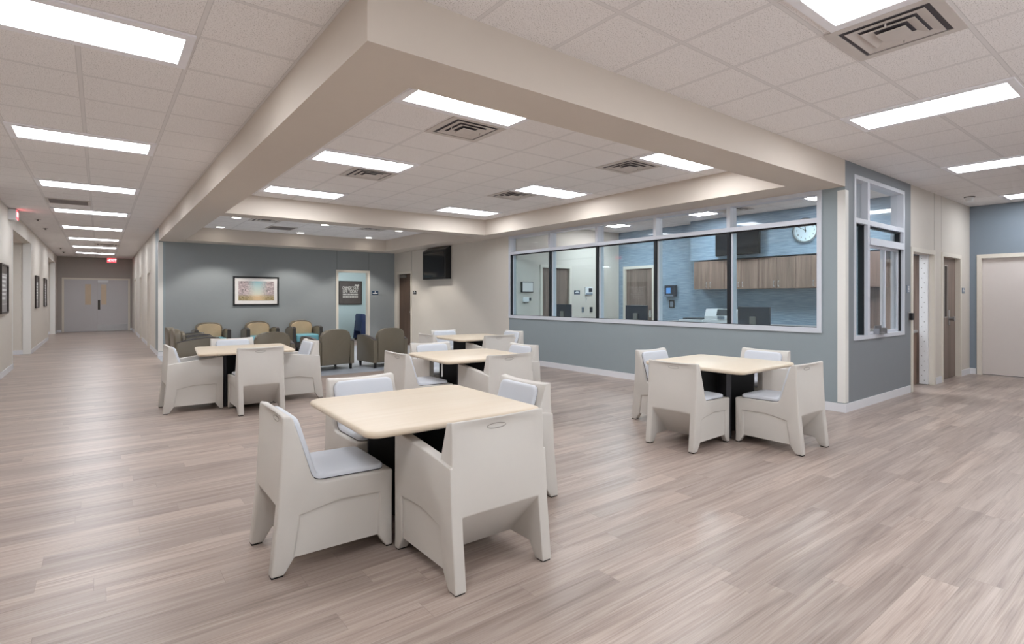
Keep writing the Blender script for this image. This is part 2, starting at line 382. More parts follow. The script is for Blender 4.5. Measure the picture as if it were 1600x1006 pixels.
sbox('wall_corridor_corner', M['teal'], (XS, XS+.14, YB, 16.2, 0, CEIL))
sbox('wall_back', M['teal_warm_lit'], (XS+.14, 5.39, YB, YB+.14, 0, SOF+.05), (6.285, XW+.15, YB, YB+.14, 0, SOF+.05), (5.39, 6.285, YB, YB+.14, 2.14, SOF+.05))
sbox('wall_lounge_right', M['beige'], (XW, XW+.15, 9.5, 14.235, 0, SOF+.05), (XW, XW+.15, 15.12, YB, 0, SOF+.05), (XW, XW+.15, 14.235, 15.12, 2.11, SOF+.05))
sbox('wall_window', M['teal'], (XW, XW+.004, YF, YF+.15, 0, CEIL), (XW, XW+.15, YF+.15, 9.5, 0, .95), (XW, XW+.15, YF+.15, 2.985, .95, SOF), (XW, XW+.15, YF+.15, 9.5, SOF, CEIL))
sbox('wall_front', M['grey'], (XW+.004, 7.385, YF, YF+.15, 0, CEIL), (9.165, 9.455, YF, YF+.15, 0, CEIL), (7.385, 9.165, YF, YF+.15, 0, .86), (7.385, 9.165, YF, YF+.15, 2.925, CEIL))
sbox('wall_front_doors', M['beige'], (9.455, 9.51, YF, YF+.15, 2.09, CEIL), (9.51, 10.52, YF, YF+.15, 2.09, CEIL), (10.52, 10.98, YF, YF+.15, 0, CEIL), (10.98, 11.98, YF, YF+.15, 2.09, CEIL), (11.98, XE, YF, YF+.15, 0, CEIL))
sbox('wall_right', M['blue'], (XE, XE+.15, 2.56, YF+.15, 0, CEIL), (XE, XE+.15, 1.40, 2.56, 2.12, CEIL), (XE, XE+.15, YR, 1.40, 0, CEIL))
# office behind the window and the small rooms behind the doors
sbox('wall_office_left', M['beige'], (XW+.15, 7.99, 9.4, 9.5, 0, CEIL), (8.86, 10.75, 9.4, 9.5, 0, CEIL), (7.99, 8.86, 9.4, 9.5, 2.10, CEIL))
sbox('wall_office_back', M['wallpaper'], (10.6, 10.72, YF+.15, 8.32, 0, CEIL), (10.6, 10.72, 9.19, 9.4, 0, CEIL), (10.6, 10.72, 8.32, 9.19, 2.13, CEIL))
sbox('trim_office_bulkhead', M['wallpaper'], (10.25, 10.6, YF+.15, 7.02, 2.2, CEIL))
sbox('wall_small_office', M['mint'], (4.4, 8.0, 18.0, 18.12, 0, SOF), (4.28, 4.4, YB+.14, 18.12, 0, SOF), (8.0, 8.12, YB+.14, 18.12, 0, SOF))
sbox('ceiling_small_office', M['tile_office'], (4.28, 8.12, YB+.14, 18.12, SOF, SOF+.08))
# baseboards
def bb(name, *b): return sbox('baseboard_'+name, M['base'], *b)
H_, t_ = .104, .012
bb('window', (XW-t_, XW, YF-t_, 9.5, 0, H_)); bb('lounge_right', (XW-t_, XW, 9.5, 14.17, 0, H_))
bb('front', (XW, 9.42, YF-t_, YF, 0, H_), (10.62, 10.92, YF-t_, YF, 0, H_), (12.04, XE, YF-t_, YF, 0, H_))
bb('right', (XE-t_, XE, 2.63, YF-t_, 0, H_), (XE-t_, XE, YR, 1.33, 0, H_))
bb('back', (XS, 5.32, YB-t_, YB, 0, H_), (6.35, XW-t_, YB-t_, YB, 0, H_))
bb('left', (XL, XL+t_, YR, 14.4, 0, H_), (XL, XL+t_, 17.95, 23.64, 0, H_), (XL, XL+t_, 27.24, YE, 0, H_))
bb('side_hall', (-5, XL, 17.95, 17.97, 0, H_), (-5, XL, 27.24, 27.26, 0, H_))
bb('corridor_right', (XS-t_, XS, YB-t_, 17.92, 0, H_), (XS-t_, XS, 18.98, 21.64, 0, H_), (XS-t_, XS, 22.7, 25.14, 0, H_), (XS-t_, XS, 26.2, YE, 0, H_))
bb('end', (XL, -1.2, YE-t_, YE, 0, H_), (1.04, XS, YE-t_, YE, 0, H_))
# corner guards, casings of the side-hall openings, wall joints
bm = bmesh.new(); box(bm, XW-.006, XW+.085, YF-.006, YF, .115, SOF-.04); box(bm, XW-.006, XW, YF, YF+.085, .115, SOF-.04); struct('trim_1', bm, M['guard'])
bm = bmesh.new(); box(bm, XS-.006, XS+.09, YB-.006, YB, .115, SOF-.02); box(bm, XS-.006, XS, YB, YB+.09, .115, SOF-.02); struct('trim_2', bm, M['guard'])
k = 3
for y in (14.4, 17.95, 23.64, 27.24):
    s = 1 if y in (14.4, 23.64) else -1
    sbox('trim_%d' % k, M['guard'], (XL-.146, XL+.006, min(y, y+s*.008), max(y, y+s*.008), 0, SOF), (XL, XL+.006, min(y, y-s*.07), max(y, y-s*.07), .11, SOF)); k += 1
for x in (5.36, 6.31): sbox('trim_%d' % k, M['joint'], (x-.004, x+.004, YB-.002, YB, 2.2, SOF)); k += 1
sbox('trim_%d' % k, M['joint'], (XW-.002, XW, 14.2-.004, 14.2+.004, 2.18, SOF)); k += 1
for x in (10.55, 10.93): sbox('trim_%d' % k, M['taupe'], (x-.004, x+.004, YF-.002, YF, 2.16, CEIL)); k += 1

# ---------------------------------------------------------------- windows
def window_office():
    r = sroot('window_1', (XW, 0, 0))
    ms = [8.144, 6.843, 5.545, 4.246]
    bm = bmesh.new(); x0, x1 = -.02, .15
    box(bm, x0, x1, 2.985, 9.5, .95, 1.015); box(bm, x0, x1, 2.985, 9.5, 2.69, SOF-.001)
    box(bm, x0, x1, 2.985, 3.04, 1.015, 2.69); box(bm, x0, x1, 9.45, 9.5, 1.015, 2.69)
    box(bm, x0, x1, 3.04, 9.45, 2.335, 2.395)
    for y in ms: box(bm, x0, x1, y-.028, y+.028, 2.395, 2.69)
    for y in ms: box(bm, .045, x1, y-.03, y+.012, 1.015, 2.335)
    finish('window_frame', bm, M['alu'], r)
    bm = bmesh.new()
    for y in ms: box(bm, .0, .045, y-.008, y+.032, 1.015, 2.335)
    box(bm, .0, .045, 9.425, 9.45, 1.015, 2.335); box(bm, .02, .06, 3.04, 9.45, 2.315, 2.335); box(bm, .02, .06, 3.04, 9.45, 1.015, 1.022)
    finish('gasket', bm, M['gasket'], r)
    ys = [3.04]+ms[::-1]+[9.45]
    for a, b in zip(ys[:-1], ys[1:]):
        bxo('pane', M['glass'], r, .066, .072, a+.012, b-.03, 1.022, 2.315)
        bxo('transom_pane', M['glassclear'], r, .066, .072, a+.028, b-.028, 2.395, 2.69)
def window_pass():
    r = sroot('window_2', (0, YF, 0))
    bm = bmesh.new(); y0, y1 = -.012, .15
    X0, X1, Z0, Z1 = 7.385, 9.165, .86, 2.925
    box(bm, X0, X1, y0, y1, Z0, Z0+.05); box(bm, X0, X1, y0, y1, Z1-.05, Z1); box(bm, X0, X0+.05, y0, y1, Z0+.05, Z1-.05); box(bm, X1-.05, X1, y0, y1, Z0+.05, Z1-.05)
    box(bm, 7.80, 7.87, y0, y1, Z0+.05, Z1-.05); box(bm, X0+.05, 7.80, y0, y1, 2.33, 2.39); box(bm, 7.87, X1-.05, y0, y1, 2.33, 2.39); box(bm, 7.87, X1-.05, y0-.01, y1, 2.08, 2.17)
    finish('window_frame', bm, M['alu'], r)
    bm = bmesh.new()
    box(bm, 7.765, 7.80, .03, .09, .91, 2.33); box(bm, X1-.085, X1-.05, .03, .09, 2.17, 2.33); box(bm, X1-.06, X1-.05, .02, .06, .91, 2.08)
    box(bm, X0+.05, X1-.05, .03, .09, 2.318, 2.33)
    finish('gasket', bm, M['gasket'], r)
    for nm, g, d in (('transom_pane', 'glassclear', (7.435, 7.80, 2.39, 2.875)), ('transom_pane', 'glassclear', (7.87, 9.115, 2.39, 2.875)), ('pane', 'glass', (7.435, 7.765, .91, 2.318)), ('pane', 'glass', (7.87, 9.08, 2.17, 2.318))):
        bxo(nm, M[g], r, d[0], d[1], .066, .072, d[2], d[3])
    for nm, a, b, yy in (('sliding_sash', 7.875, 8.52, .02), ('sliding_sash', 8.48, 9.105, .05)):
        bm = bmesh.new()
        box(bm, a, b, yy, yy+.025, .915, .945); box(bm, a, b, yy, yy+.025, 2.05, 2.078); box(bm, a, a+.028, yy, yy+.025, .945, 2.05); box(bm, b-.028, b, yy, yy+.025, .945, 2.05)
        s = finish(nm, bm, M['alu'], r)
        bxo('sash_pane', M['glassclear'], s, a+.028, b-.028, yy+.010, yy+.015, .945, 2.05)
    bm = bmesh.new(); box(bm, 8.08, 8.36, -.05, .02, .912, .925); box(bm, 8.08, 8.10, -.05, .02, .925, .99); box(bm, 8.34, 8.36, -.05, .02, .925, .99); box(bm, 8.10, 8.34, .01, .02, .925, 1.02)
    finish('cash_tray', bm, M['steel'], r)
window_office(); window_pass()

# ---------------------------------------------------------------- doors
def lever(parent, x, y, z, ax, m=None, l=.11):
    # small lever set; ax = outward unit direction on the plan, handle runs sideways
    m = m or M['steel']; bm = bmesh.new(); o = Vector((ax[0], ax[1], 0)); s = Vector((-ax[1], ax[0], 0)); p = Vector((x, y, z))
    def bxp(c, hs, ho, hz):
        vs = [bm.verts.new(c+s*a*hs+o*b*ho+Vector((0, 0, d*hz))) for d in (-1, 1) for a, b in ((-1,-1),(1,-1),(1,1),(-1,1))]
        for f in ((0,3,2,1),(4,5,6,7),(0,1,5,4),(1,2,6,5),(2,3,7,6),(3,0,4,7)): bm.faces.new([vs[i] for i in f])
    bxp(p+o*.006, .032, .006, .09); bxp(p+o*.03, .011, .025, .011); bxp(p+o*.05+s*(l/2-.01), l/2, .008, .009)
    return finish('handle', bm, m, parent)
def frame_y(parent, x0, x1, top, y, t=.15, fw=.055, out=.015):
    # door frame in a wall that faces -y, opening x0..x1
    bm = bmesh.new()
    for a, b in ((x0-fw, x0+.012), (x1-.012, x1+fw)): box(bm, a, b, y-out, y, 0, top+fw)
    box(bm, x0+.012, x1-.012, y-out, y, top-.012, top+fw)
    box(bm, x0, x0+.012, y, y+t, 0, top); box(bm, x1-.012, x1, y, y+t, 0, top); box(bm, x0+.012, x1-.012, y, y+t, top-.012, top)
    return finish('door_frame', bm, M['frame'], parent)
def frame_x(parent, y0, y1, top, x, sg=-1, t=.15, fw=.055, out=.015, m=None):
    # frame in a wall that faces sg*x, opening y0..y1
    bm = bmesh.new(); a0, a1 = sorted((x, x+sg*out)); b0, b1 = sorted((x, x-sg*t))
    for a, b in ((y0-fw, y0+.012), (y1-.012, y1+fw)): box(bm, a0, a1, a, b, 0, top+fw)
    box(bm, a0, a1, y0+.012, y1-.012, top-.012, top+fw)
    box(bm, b0, b1, y0, y0+.012, 0, top); box(bm, b0, b1, y1-.012, y1, 0, top); box(bm, b0, b1, y0+.012, y1-.012, top-.012, top)
    return finish('door_frame', bm, m or M['frame'], parent)
# door_1: doorway to the small office (leaf swung out of sight into the room)
d = sroot('door_1'); frame_y(d, 5.39, 6.285, 2.14, YB, .14)
# door_2: dark wood door by the television
d = sroot('door_2'); frame_x(d, 14.235, 15.12, 2.11, XW)
lf = bxo('leaf', M['door_dark'], d, XW+.05, XW+.095, 14.25, 15.105, .008, 2.095)
bxo('door_closer', M['tvgrey'], lf, XW+.0, XW+.05, 14.62, 15.0, 1.99, 2.07)
lever(lf, XW+.05, 14.33, .98, (-1, 0))
# door_3: open wood door beside the pass window, hinged on its right jamb
d = sroot('door_3'); frame_y(d, 9.51, 10.52, 2.09, YF)
lf = bxo('leaf', M['door_wood'], d, 10.43, 10.475, 2.885, 3.76, .01, 2.075)
bm = bmesh.new(); box(bm, 10.425, 10.505, 2.772, 2.79, .01, 2.075); box(bm, 10.422, 10.478, 2.79, 2.884, .01, 2.075); hg = finish('continuous_hinge', bm, M['white'], d)
bm = bmesh.new()
for i in range(26): cyl(bm, (2.815+.035*(i % 2), .07+i*.078), .006, 10.4195, 10.423, 'x', 8)
finish('screws', bm, M['bronze'], hg)
lever(lf, 10.43, 3.68, .98, (-1, 0))
# door_4: closed wood door with a narrow vision panel
d = sroot('door_4'); frame_y(d, 10.98, 11.98, 2.09, YF)
bm = bmesh.new(); y0, y1 = YF+.06, YF+.105
box(bm, 10.995, 11.33, y0, y1, .008, 2.078); box(bm, 11.49, 11.965, y0, y1, .008, 2.078); box(bm, 11.33, 11.49, y0, y1, .008, 1.06); box(bm, 11.33, 11.49, y0, y1, 1.94, 2.078)
lf = finish('leaf', bm, M['door_wood'], d)
bm = bmesh.new(); box(bm, 11.32, 11.34, y0-.006, y0, 1.05, 1.95); box(bm, 11.48, 11.50, y0-.006, y0, 1.05, 1.95); box(bm, 11.34, 11.48, y0-.006, y0, 1.05, 1.07); box(bm, 11.34, 11.48, y0-.006, y0, 1.93, 1.95)
finish('vision_frame', bm, M['taupe'], lf); bxo('vision_pane', M['screen'], lf, 11.34, 11.48, y0+.015, y0+.021, 1.06, 1.94)
bm = bmesh.new(); box(bm, 11.56, 11.62, y0-.008, y0, .92, 1.18, bev=.003); cyl(bm, (11.59, 1.03), .032, y0-.07, y0-.008, 'y', 20, .028); cyl(bm, (11.59, 1.03), .045, y0-.085, y0-.07, 'y', 20)
finish('handle', bm, M['steel'], lf, 40)
# door_5: wide cream door in the east wall
d = sroot('door_5'); frame_x(d, 1.40, 2.56, 2.12, XE); lf = bxo('leaf', M['door_cream'], d, XE+.05, XE+.095, 1.415, 2.545, .012, 2.105)
bxo('door_bottom', M['gasket'], lf, XE+.052, XE+.093, 1.415, 2.545, .003, .012)
# door_6: double door at the corridor end
d = sroot('door_6'); frame_y(d, -1.13, .98, 2.15, YE-.001, .0, .06, .02)
y0, y1 = YE-.035, YE-.001
for nm, a, b, wx in (('leaf', -1.118, -.072, (-.46, -.27)), ('leaf', -.066, .968, (.06, .235))):
    bm = bmesh.new(); box(bm, a, wx[0], y0, y1, .008, 2.138); box(bm, wx[1], b, y0, y1, .008, 2.138); box(bm, wx[0], wx[1], y0, y1, .008, 1.11); box(bm, wx[0], wx[1], y0, y1, 1.95, 2.138)
    lf = finish(nm, bm, M['door_grey'], d)
    bxo('vision_pane', M['visionlit'], lf, wx[0], wx[1], y0+.014, y0+.02, 1.11, 1.95)
    if a > -.1:
        bxo('push_plate', M['bronze'], lf, -.05, .03, y0-.006, y0, .9, 1.3); bxo('kick_plate', M['steel'], lf, -.06, .95, y0-.005, y0, .012, .28)
        bxo('door_closer', M['white'], lf, -.05, .3, y0-.05, y0, 2.03, 2.12)
# door_7..9 along the corridor's right side
for i, (a, b) in enumerate(DR):
    d = sroot('door_%d' % (7+i)); frame_x(d, a, b, 2.10, XS, -1, .14)
    lf = bxo('leaf', M['door_grey'], d, XS+.08, XS+.12, a+.014, b-.014, .008, 2.086)
    bxo('door_closer', M['bronze'], lf, XS+.03, XS+.08, a+.25, a+.6, 1.98, 2.05); lever(lf, XS+.08, a+.1, 1.0, (-1, 0))
# door_10, door_11: the office's own doors
d = sroot('door_10'); frame_y(d, 7.99, 8.86, 2.10, 9.4, .1); lf = bxo('leaf', M['door_wood'], d, 8.005, 8.845, 9.44, 9.48, .008, 2.085)
lever(lf, 8.78, 9.44, 1.0, (0, -1))
d = sroot('door_11'); frame_x(d, 8.32, 9.19, 2.13, 10.6, -1, .12); lf = bxo('leaf', M['door_wood'], d, 10.64, 10.68, 8.335, 9.175, .008, 2.115)
lever(lf, 10.64, 8.42, 1.0, (-1, 0), M['chrome'])

# ---------------------------------------------------------------- ceiling lights, vents and small ceiling fittings
def panel_light(name_label, cx, cy, along='x', small=False, z=CEIL, m=None, group='ceiling panel lights'):
    t = thing('ceiling_light', name_label, 'ceiling light', (cx, cy, z), 0 if along == 'x' else R(90), group)
    hx, hy, lx, ly = (.607, .3025, .5525, .2275) if not small else (.3025, .3025, .25, .22)
    bm = bmesh.new()
    for a in ((-hx, hx, -hy, -ly), (-hx, hx, ly, hy), (-hx, -lx, -ly, ly), (lx, hx, -ly, ly)): box(bm, *a, -.012, 0)
    finish('fixture_frame', bm, M['troffer'], t)
    bxo('diffuser', m or M['lamp'], t, -lx, lx, -ly, ly, -.008, -.001)
    return t
T_ = .6096
first = None
cl = ['nearest long white panel light over the left corridor, cut by the photo\'s left edge', 'second panel light along the left corridor ceiling, left of the beige soffit', 'third panel light along the left corridor ceiling', 'fourth panel light along the left corridor, just past the dark return grille',
      'fifth panel light along the left corridor ceiling', 'sixth panel light along the left corridor ceiling', 'seventh panel light along the left corridor ceiling', 'eighth and farthest panel light in the left corridor, above the red exit sign']
lit = panel_light(cl[0], -.1144, 4.282, group='left corridor panel lights')
for i in range(1, 8): dup(lit, (-.1144, 4.282+i*3.048, CEIL), 0, cl[i])
for i in (-1, -2): dup(lit, (-.1144, 4.282+i*3.048, CEIL), 0, 'corridor panel light behind the camera')
tl = {(0, 0): 'largest panel light in the recessed dining ceiling, at the near left corner', (0, 1): 'middle panel light of the left row in the recessed dining ceiling', (0, 2): 'farthest panel light of the left row in the recessed dining ceiling',
      (1, 0): 'nearest panel light of the right row in the recessed dining ceiling, by the window side', (1, 1): 'middle panel light of the right row in the recessed dining ceiling', (1, 2): 'farthest panel light of the right row in the recessed dining ceiling'}
for (i, j), s in tl.items(): dup(lit, (2.566+i*3.06, 3.945+j*2.438, CEIL), 0, s, 'dining ceiling panel lights')
el = ['big panel light at the photo\'s top edge, beside the square air vent', 'long panel light on the right ceiling, second from the top edge', 'panel light on the right ceiling, third from the top edge', 'small looking panel light at far right, above the cream door wall']
for s, x, y in zip(el, (3.3198, 5.758, 8.806, 11.868), (.855, 1.5183, 1.5183, 1.5183)): dup(lit, (x, y, CEIL), R(90), s, 'right side panel lights')
for x, y in ((3.3, -1.55), (8.8, -1.55)): dup(lit, (x, y, CEIL), R(90), 'added unseen right side panel light behind the camera', 'right side panel lights')  # unseen pair added to light the chair fronts
o1 = panel_light('square panel light on the office ceiling, left one seen through the window', 9.385, 8.42, small=True, m=M['officelamp'], group='office ceiling lights')
dup(o1, (9.385, 6.19, CEIL), 0, 'square panel light on the office ceiling, middle one seen through the window')
dup(o1, (9.385, 3.95, CEIL), 0, 'square panel light on the office ceiling, at the window\'s right end')
dup(lit, (6.3, 16.6, SOF), 0, 'panel light inside the small aqua office', 'small office lights')
dup(lit, (-3.2, 16.1, SOF), 0, 'added panel light out of sight inside the nearer side hall', 'side hall lights'); dup(lit, (-3.2, 25.4, SOF), 0, 'added panel light out of sight inside the farther side hall', 'side hall lights')  # out-of-sight lamps added to brighten the side halls

def air_vent(label, cx, cy, h=.30, group='square air vents', z=CEIL):
    t = thing('air_vent', label, 'air vent', (cx, cy, z), 0, group)
    bm = bmesh.new(); k = h*.80
    for a in ((-h, h, -h, -k), (-h, h, k, h), (-h, -k, -k, k), (k, h, -k, k)): box(bm, *a, -.010, 0)
    finish('vent_frame', bm, M['ventwhite'], t)
    bxo('duct_shade_plate', M['ventdark'], t, -k, k, -k, k, -.004, -.001)  # dark plate painted as the shade up inside the duct
    bm = bmesh.new()
    for a, b, z0, z1 in ((.50, .70, -.003, -.014), (.30, .48, -.004, -.019), (.02, .26, -.008, -.024)):
        a *= h; b *= h
        o = [bm.verts.new((sx*b, sy*b, z1)) for sx, sy in ((-1,-1),(1,-1),(1,1),(-1,1))]; i_ = [bm.verts.new((sx*a, sy*a, z0)) for sx, sy in ((-1,-1),(1,-1),(1,1),(-1,1))]
        o2 = [bm.verts.new((v.co.x, v.co.y, z1+.003)) for v in o]; i2 = [bm.verts.new((v.co.x, v.co.y, z0+.003)) for v in i_]
        for q in range(4):
            r_ = (q+1) % 4
            bm.faces.new((o[q], o[r_], i_[r_], i_[q])); bm.faces.new((o2[q], i2[q], i2[r_], o2[r_])); bm.faces.new((o[q], o2[q], o2[r_], o[r_])); bm.faces.new((i_[q], i_[r_], i2[r_], i2[q]))
    q = h*.26
    box(bm, -q, q, -q, q, -.027, -.023)
    for s in (-1, 1): box(bm, s*h*.55-.004, s*h*.55+.004, -.004, .004, -.03, -.002)
    finish('louvers', bm, M['ventwhite'], t)
    return t
v0 = air_vent('largest square air vent, top right beside the brightest panel light', 3.929, 1.2135)
dup(v0, (2.87, 4.54, CEIL), 0, 'square air vent touching the nearest left light of the dining ceiling')
dup(v0, (2.87, 6.98, CEIL), 0, 'square air vent just past the middle left light of the dining ceiling')
dup(v0, (5.31, 4.54, CEIL), 0, 'square air vent left of the nearest right light of the dining ceiling')
dup(v0, (5.31, 6.98, CEIL), 0, 'square air vent left of the middle right light of the dining ceiling')
dup(v0, (2.83, 12.45, CEIL), 0, 'square air vent on the left of the lounge ceiling'); dup(v0, (5.25, 12.45, CEIL), 0, 'square air vent on the right of the lounge ceiling')
dup(v0, (9.385, 5.55, CEIL), 0, 'square air vent on the office ceiling, seen through the window')
dup(v0, (.19, 21.3, CEIL), 0, 'small square air vent far down the corridor ceiling')
def grille(label, cx, cy):
    t = thing('return_grille', label, 'air grille', (cx, cy, CEIL), 0, 'grey return air grilles'); h = .30
    bm = bmesh.new()
    for a in ((-h, h, -h, -.26), (-h, h, .26, h), (-h, -.26, -.26, .26), (.26, h, -.26, .26)): box(bm, *a, -.010, 0)
    finish('grille_frame', bm, M['ventwhite'], t)
    bm = bmesh.new()
    for i in range(26): box(bm, -.26, .26, -.26+i*.02, -.25+i*.02, -.009, -.001)
    finish('grille_slats', bm, M['grille'], t); bxo('duct_shade_plate', M['ventdark'], t, -.26, .26, -.26, .26, -.0009, -.0002); return t  # dark plate stands in for the shade behind the slats
g0 = grille('dark return air grille in the left corridor ceiling', -.419, 12.2); dup(g0, (3.435, 13.65, CEIL), 0, 'plain grey return grille in the lounge ceiling')
def downlight(label, x, y):
    t = thing('downlight', label, 'downlight', (x, y, CEIL), 0, 'lounge downlights')
    bm = bmesh.new(); n = 28
    for r0, r1, z0, z1 in ((.085, .105, -.008, 0),):
        A = [[bm.verts.new((r*math.cos(2*math.pi*k/n), r*math.sin(2*math.pi*k/n), z)) for k in range(n)] for r, z in ((r0, z0), (r1, z0), (r1, z1), (r0, z1))]
        for q in range(4):
            for k in range(n): bm.faces.new((A[q][k], A[q][(k+1) % n], A[(q+1) % 4][(k+1) % n], A[(q+1) % 4][k]))
    finish('trim_ring', bm, M['troffer'], t, 40)
    bm = bmesh.new(); cyl(bm, (0, 0), .085, -.005, -.001, 'z', n); finish('lens', bm, M['downlamp'], t)
    ld = bpy.data.lights.new('downlight_beam', 'SPOT'); ld.energy = 70; ld.spot_size = R(104); ld.spot_blend = .35; ld.shadow_soft_size = .06; ld.color = (1, .96, .9)
    lo = bpy.data.objects.new('beam', ld); col.objects.link(lo); lo.parent = t; lo.location = (0, 0, -.012)
    return t
dn = {(0, 0): 'left front', (0, 1): 'left rear', (1, 0): 'middle front', (1, 1): 'middle rear', (2, 0): 'right front', (2, 1): 'right rear'}
d0 = None
for (i, j), s in dn.items():
    lab = 'round downlight in the lounge ceiling, %s of the six' % s; p = (2.25+i*1.825, 12.45+j*1.9, CEIL)
    if d0 is None: d0 = downlight(lab, p[0], p[1])
    else: dup(d0, p, 0, lab)
def sprinkler(label, x, y):
    t = thing('ceiling_sprinkler', label, 'sprinkler', (x, y, CEIL), 0, 'ceiling sprinklers')
    bm = bmesh.new(); cyl(bm, (0, 0), .05, -.006, 0, 'z', 20); finish('escutcheon', bm, M['grille'], t, 40)
    bm = bmesh.new(); cyl(bm, (0, 0), .014, -.035, -.006, 'z', 12); cyl(bm, (0, 0), .028, -.040, -.035, 'z', 16); finish('sprinkler_head', bm, M['tvgrey'], t, 40); return t
s0 = sprinkler('ceiling sprinkler along the corridor\'s left wall, nearest of four past the exit box', -1.03, 15.35)
for y, s in ((17.17, 'second of four past the exit box'), (23.6, 'third of four past the exit box'), (25.65, 'farthest of four past the exit box')): dup(s0, (-1.02, y, CEIL), 0, 'ceiling sprinkler along the corridor\'s left wall, '+s)
t = thing('smoke_detector', 'white drum shaped detector hanging from the ceiling near the blue wall', 'detector', (11.36, 2.45, CEIL))
bm = bmesh.new(); cyl(bm, (0, 0), .075, -.012, 0, 'z', 24); finish('mounting_plate', bm, M['bronze'], t, 40)
bm = bmesh.new(); cyl(bm, (0, 0), .045, -.085, -.012, 'z', 24, .058); finish('housing', bm, M['white'], t, 40)

# ---------------------------------------------------------------- exit signs
t = thing('exit_sign', 'red lit EXIT sign above the double doors at the corridor end', 'exit sign', (.41, YE-.001, 2.96), 0)
bxo('housing', M['white'], t, -.165, .165, -.06, 0, -.10, .095, bev=.006); bxo('face', M['exitred'], t, -.15, .15, -.064, -.06, -.085, .08)
text('lettering', 'EXIT', .13, M['exitwhite'], t, (.035, -.0655, 0), FACE_NY)
bm = bmesh.new(); prism(bm, [(-.142, 0), (-.115, .02), (-.115, .007), (-.09, .007), (-.09, -.007), (-.115, -.007), (-.115, -.02)], -.067, -.064, 'y'); finish('arrow', bm, M['exitwhite'], t)
t = thing('exit_sign', 'wall mounted exit sign box seen side on, high on the corridor\'s left wall', 'exit sign', (XL, 13.88, 2.955), 0)
bxo('housing', M['white'], t, 0, .115, -.17, .17, -.10, .095, bev=.006); bxo('face', M['exitred'], t, .115, .119, -.155, .155, -.085, .08)
text('lettering', 'EXIT', .13, M['exitwhite'], t, (.1205, 0, 0), FACE_PX)

# ---------------------------------------------------------------- dining chairs and tables
def shell_mesh(arm):
    W = .298 if arm else .262
    P = dict(a=(-.028, .006), b=(.012, .006), c=(.058, .08), d=(-.026, .08), e=(.33, .08), f=(.578, .345), g=(.613, .006), h=(.548, .006), i=(.50, .08), j=(-.028, .43), k0=(.350, .4365), k1=(.392, .446), k2=(.413, .478),
             m1=(.47, .285), mm=(.27, .320), m2=(.05, .312), v=(.4770, .2371), p=(.4505, .602), u=(.5655, .585), q=(.51, .79), r=(.558, .80),
             p2=(.481, .697), u2=(.5615, .66), u3=(.5605, .735), u4=(.5590, .765), n=(-.026, .655))
    cells = dict(F='a b c d', P1='c e v m1 mm m2', P2='e i v', Rr='v i h g f', C='d c m2 mm m1 v f u p k2 k1 k0 j', U='p u u2 u3 u4 r q p2', A='j k0 k1 k2 p n')
    cells = {k: v.split() for k, v in cells.items()}
    if arm:   # arm top runs n-p-u; u-p is inside the back
        st = [-W, -W+.013, -W+.062, -.12, 0, .12, W-.062, W-.013, W]
        occ = lambda c, i: {'F': i in (0, 1, 6, 7), 'Rr': i in (0, 1, 6, 7), 'A': i in (0, 1, 6, 7), 'C': True, 'U': 1 <= i <= 6, 'P1': 1 <= i <= 6, 'P2': i in (1, 6)}[c]
    else:
        st = [-W, -W+.012, -W+.062, -.10, 0, .10, W-.062, W-.012, W]
        occ = lambda c, i: {'F': i in (0, 1, 6, 7), 'Rr': i in (0, 1, 6, 7), 'A': False, 'C': True, 'U': True, 'P1': 1 <= i <= 6, 'P2': i in (1, 6)}[c]
    bm = bmesh.new(); V = {}; faces = {}
    def vert(k, i):
        if (k, i) not in V: V[k, i] = bm.verts.new((.3-P[k][0], st[i], P[k][1]))
        return V[k, i]
    def add(keys):
        fs = frozenset(keys)
        if fs in faces: faces[fs] = None
        else: faces[fs] = keys
    for c, ks in cells.items():
        for i in range(len(st)-1):
            if not occ(c, i): continue
            add([(k, i) for k in ks]); add([(k, i+1) for k in ks[::-1]])
            for a, b in zip(ks, ks[1:]+ks[:1]): add([(a, i), (a, i+1), (b, i+1), (b, i)])
    for keys in faces.values():
        if keys: bm.faces.new([vert(*k) for k in keys])
    bmesh.ops.recalc_face_normals(bm, faces=bm.faces[:])
    # concave upper back and crowned top edge
    for (k, i), v in V.items():
        if not v.is_valid: continue
        s = 1-(st[i]/W)**2
        kx = {'r': .022, 'u4': .036, 'u3': .036, 'u2': .024, 'u': .010, 'q': .012, 'p2': .012}.get(k, 0)
        v.co.x += kx*s
        if k in ('q', 'r'): v.co.z -= .010*s
    rec = {V[k, i] for k in ('c', 'e', 'v', 'm1', 'mm', 'm2', 'i') for i in (1, 7) if (k, i) in V}
    es = []
    for e in bm.edges:
        if len(e.link_faces) != 2 or e.calc_face_angle(0) < R(28): continue
        if e.verts[0] in rec or e.verts[1] in rec: continue
        es.append(e)
    bmesh.ops.bevel(bm, geom=es, offset=.0125, segments=3, profile=.5, affect='EDGES', clamp_overlap=True)
    return bm
def rrect(hw, hh, r, n=6):
    pts = []
    for sx, sy, a0 in ((1, 1, 0), (-1, 1, 90), (-1, -1, 180), (1, -1, 270)):
        for k in range(n+1):
            a = R(a0+90*k/n); pts.append((sx*(hw-r)+r*math.cos(a), sy*(hh-r)+r*math.sin(a)))
    return pts
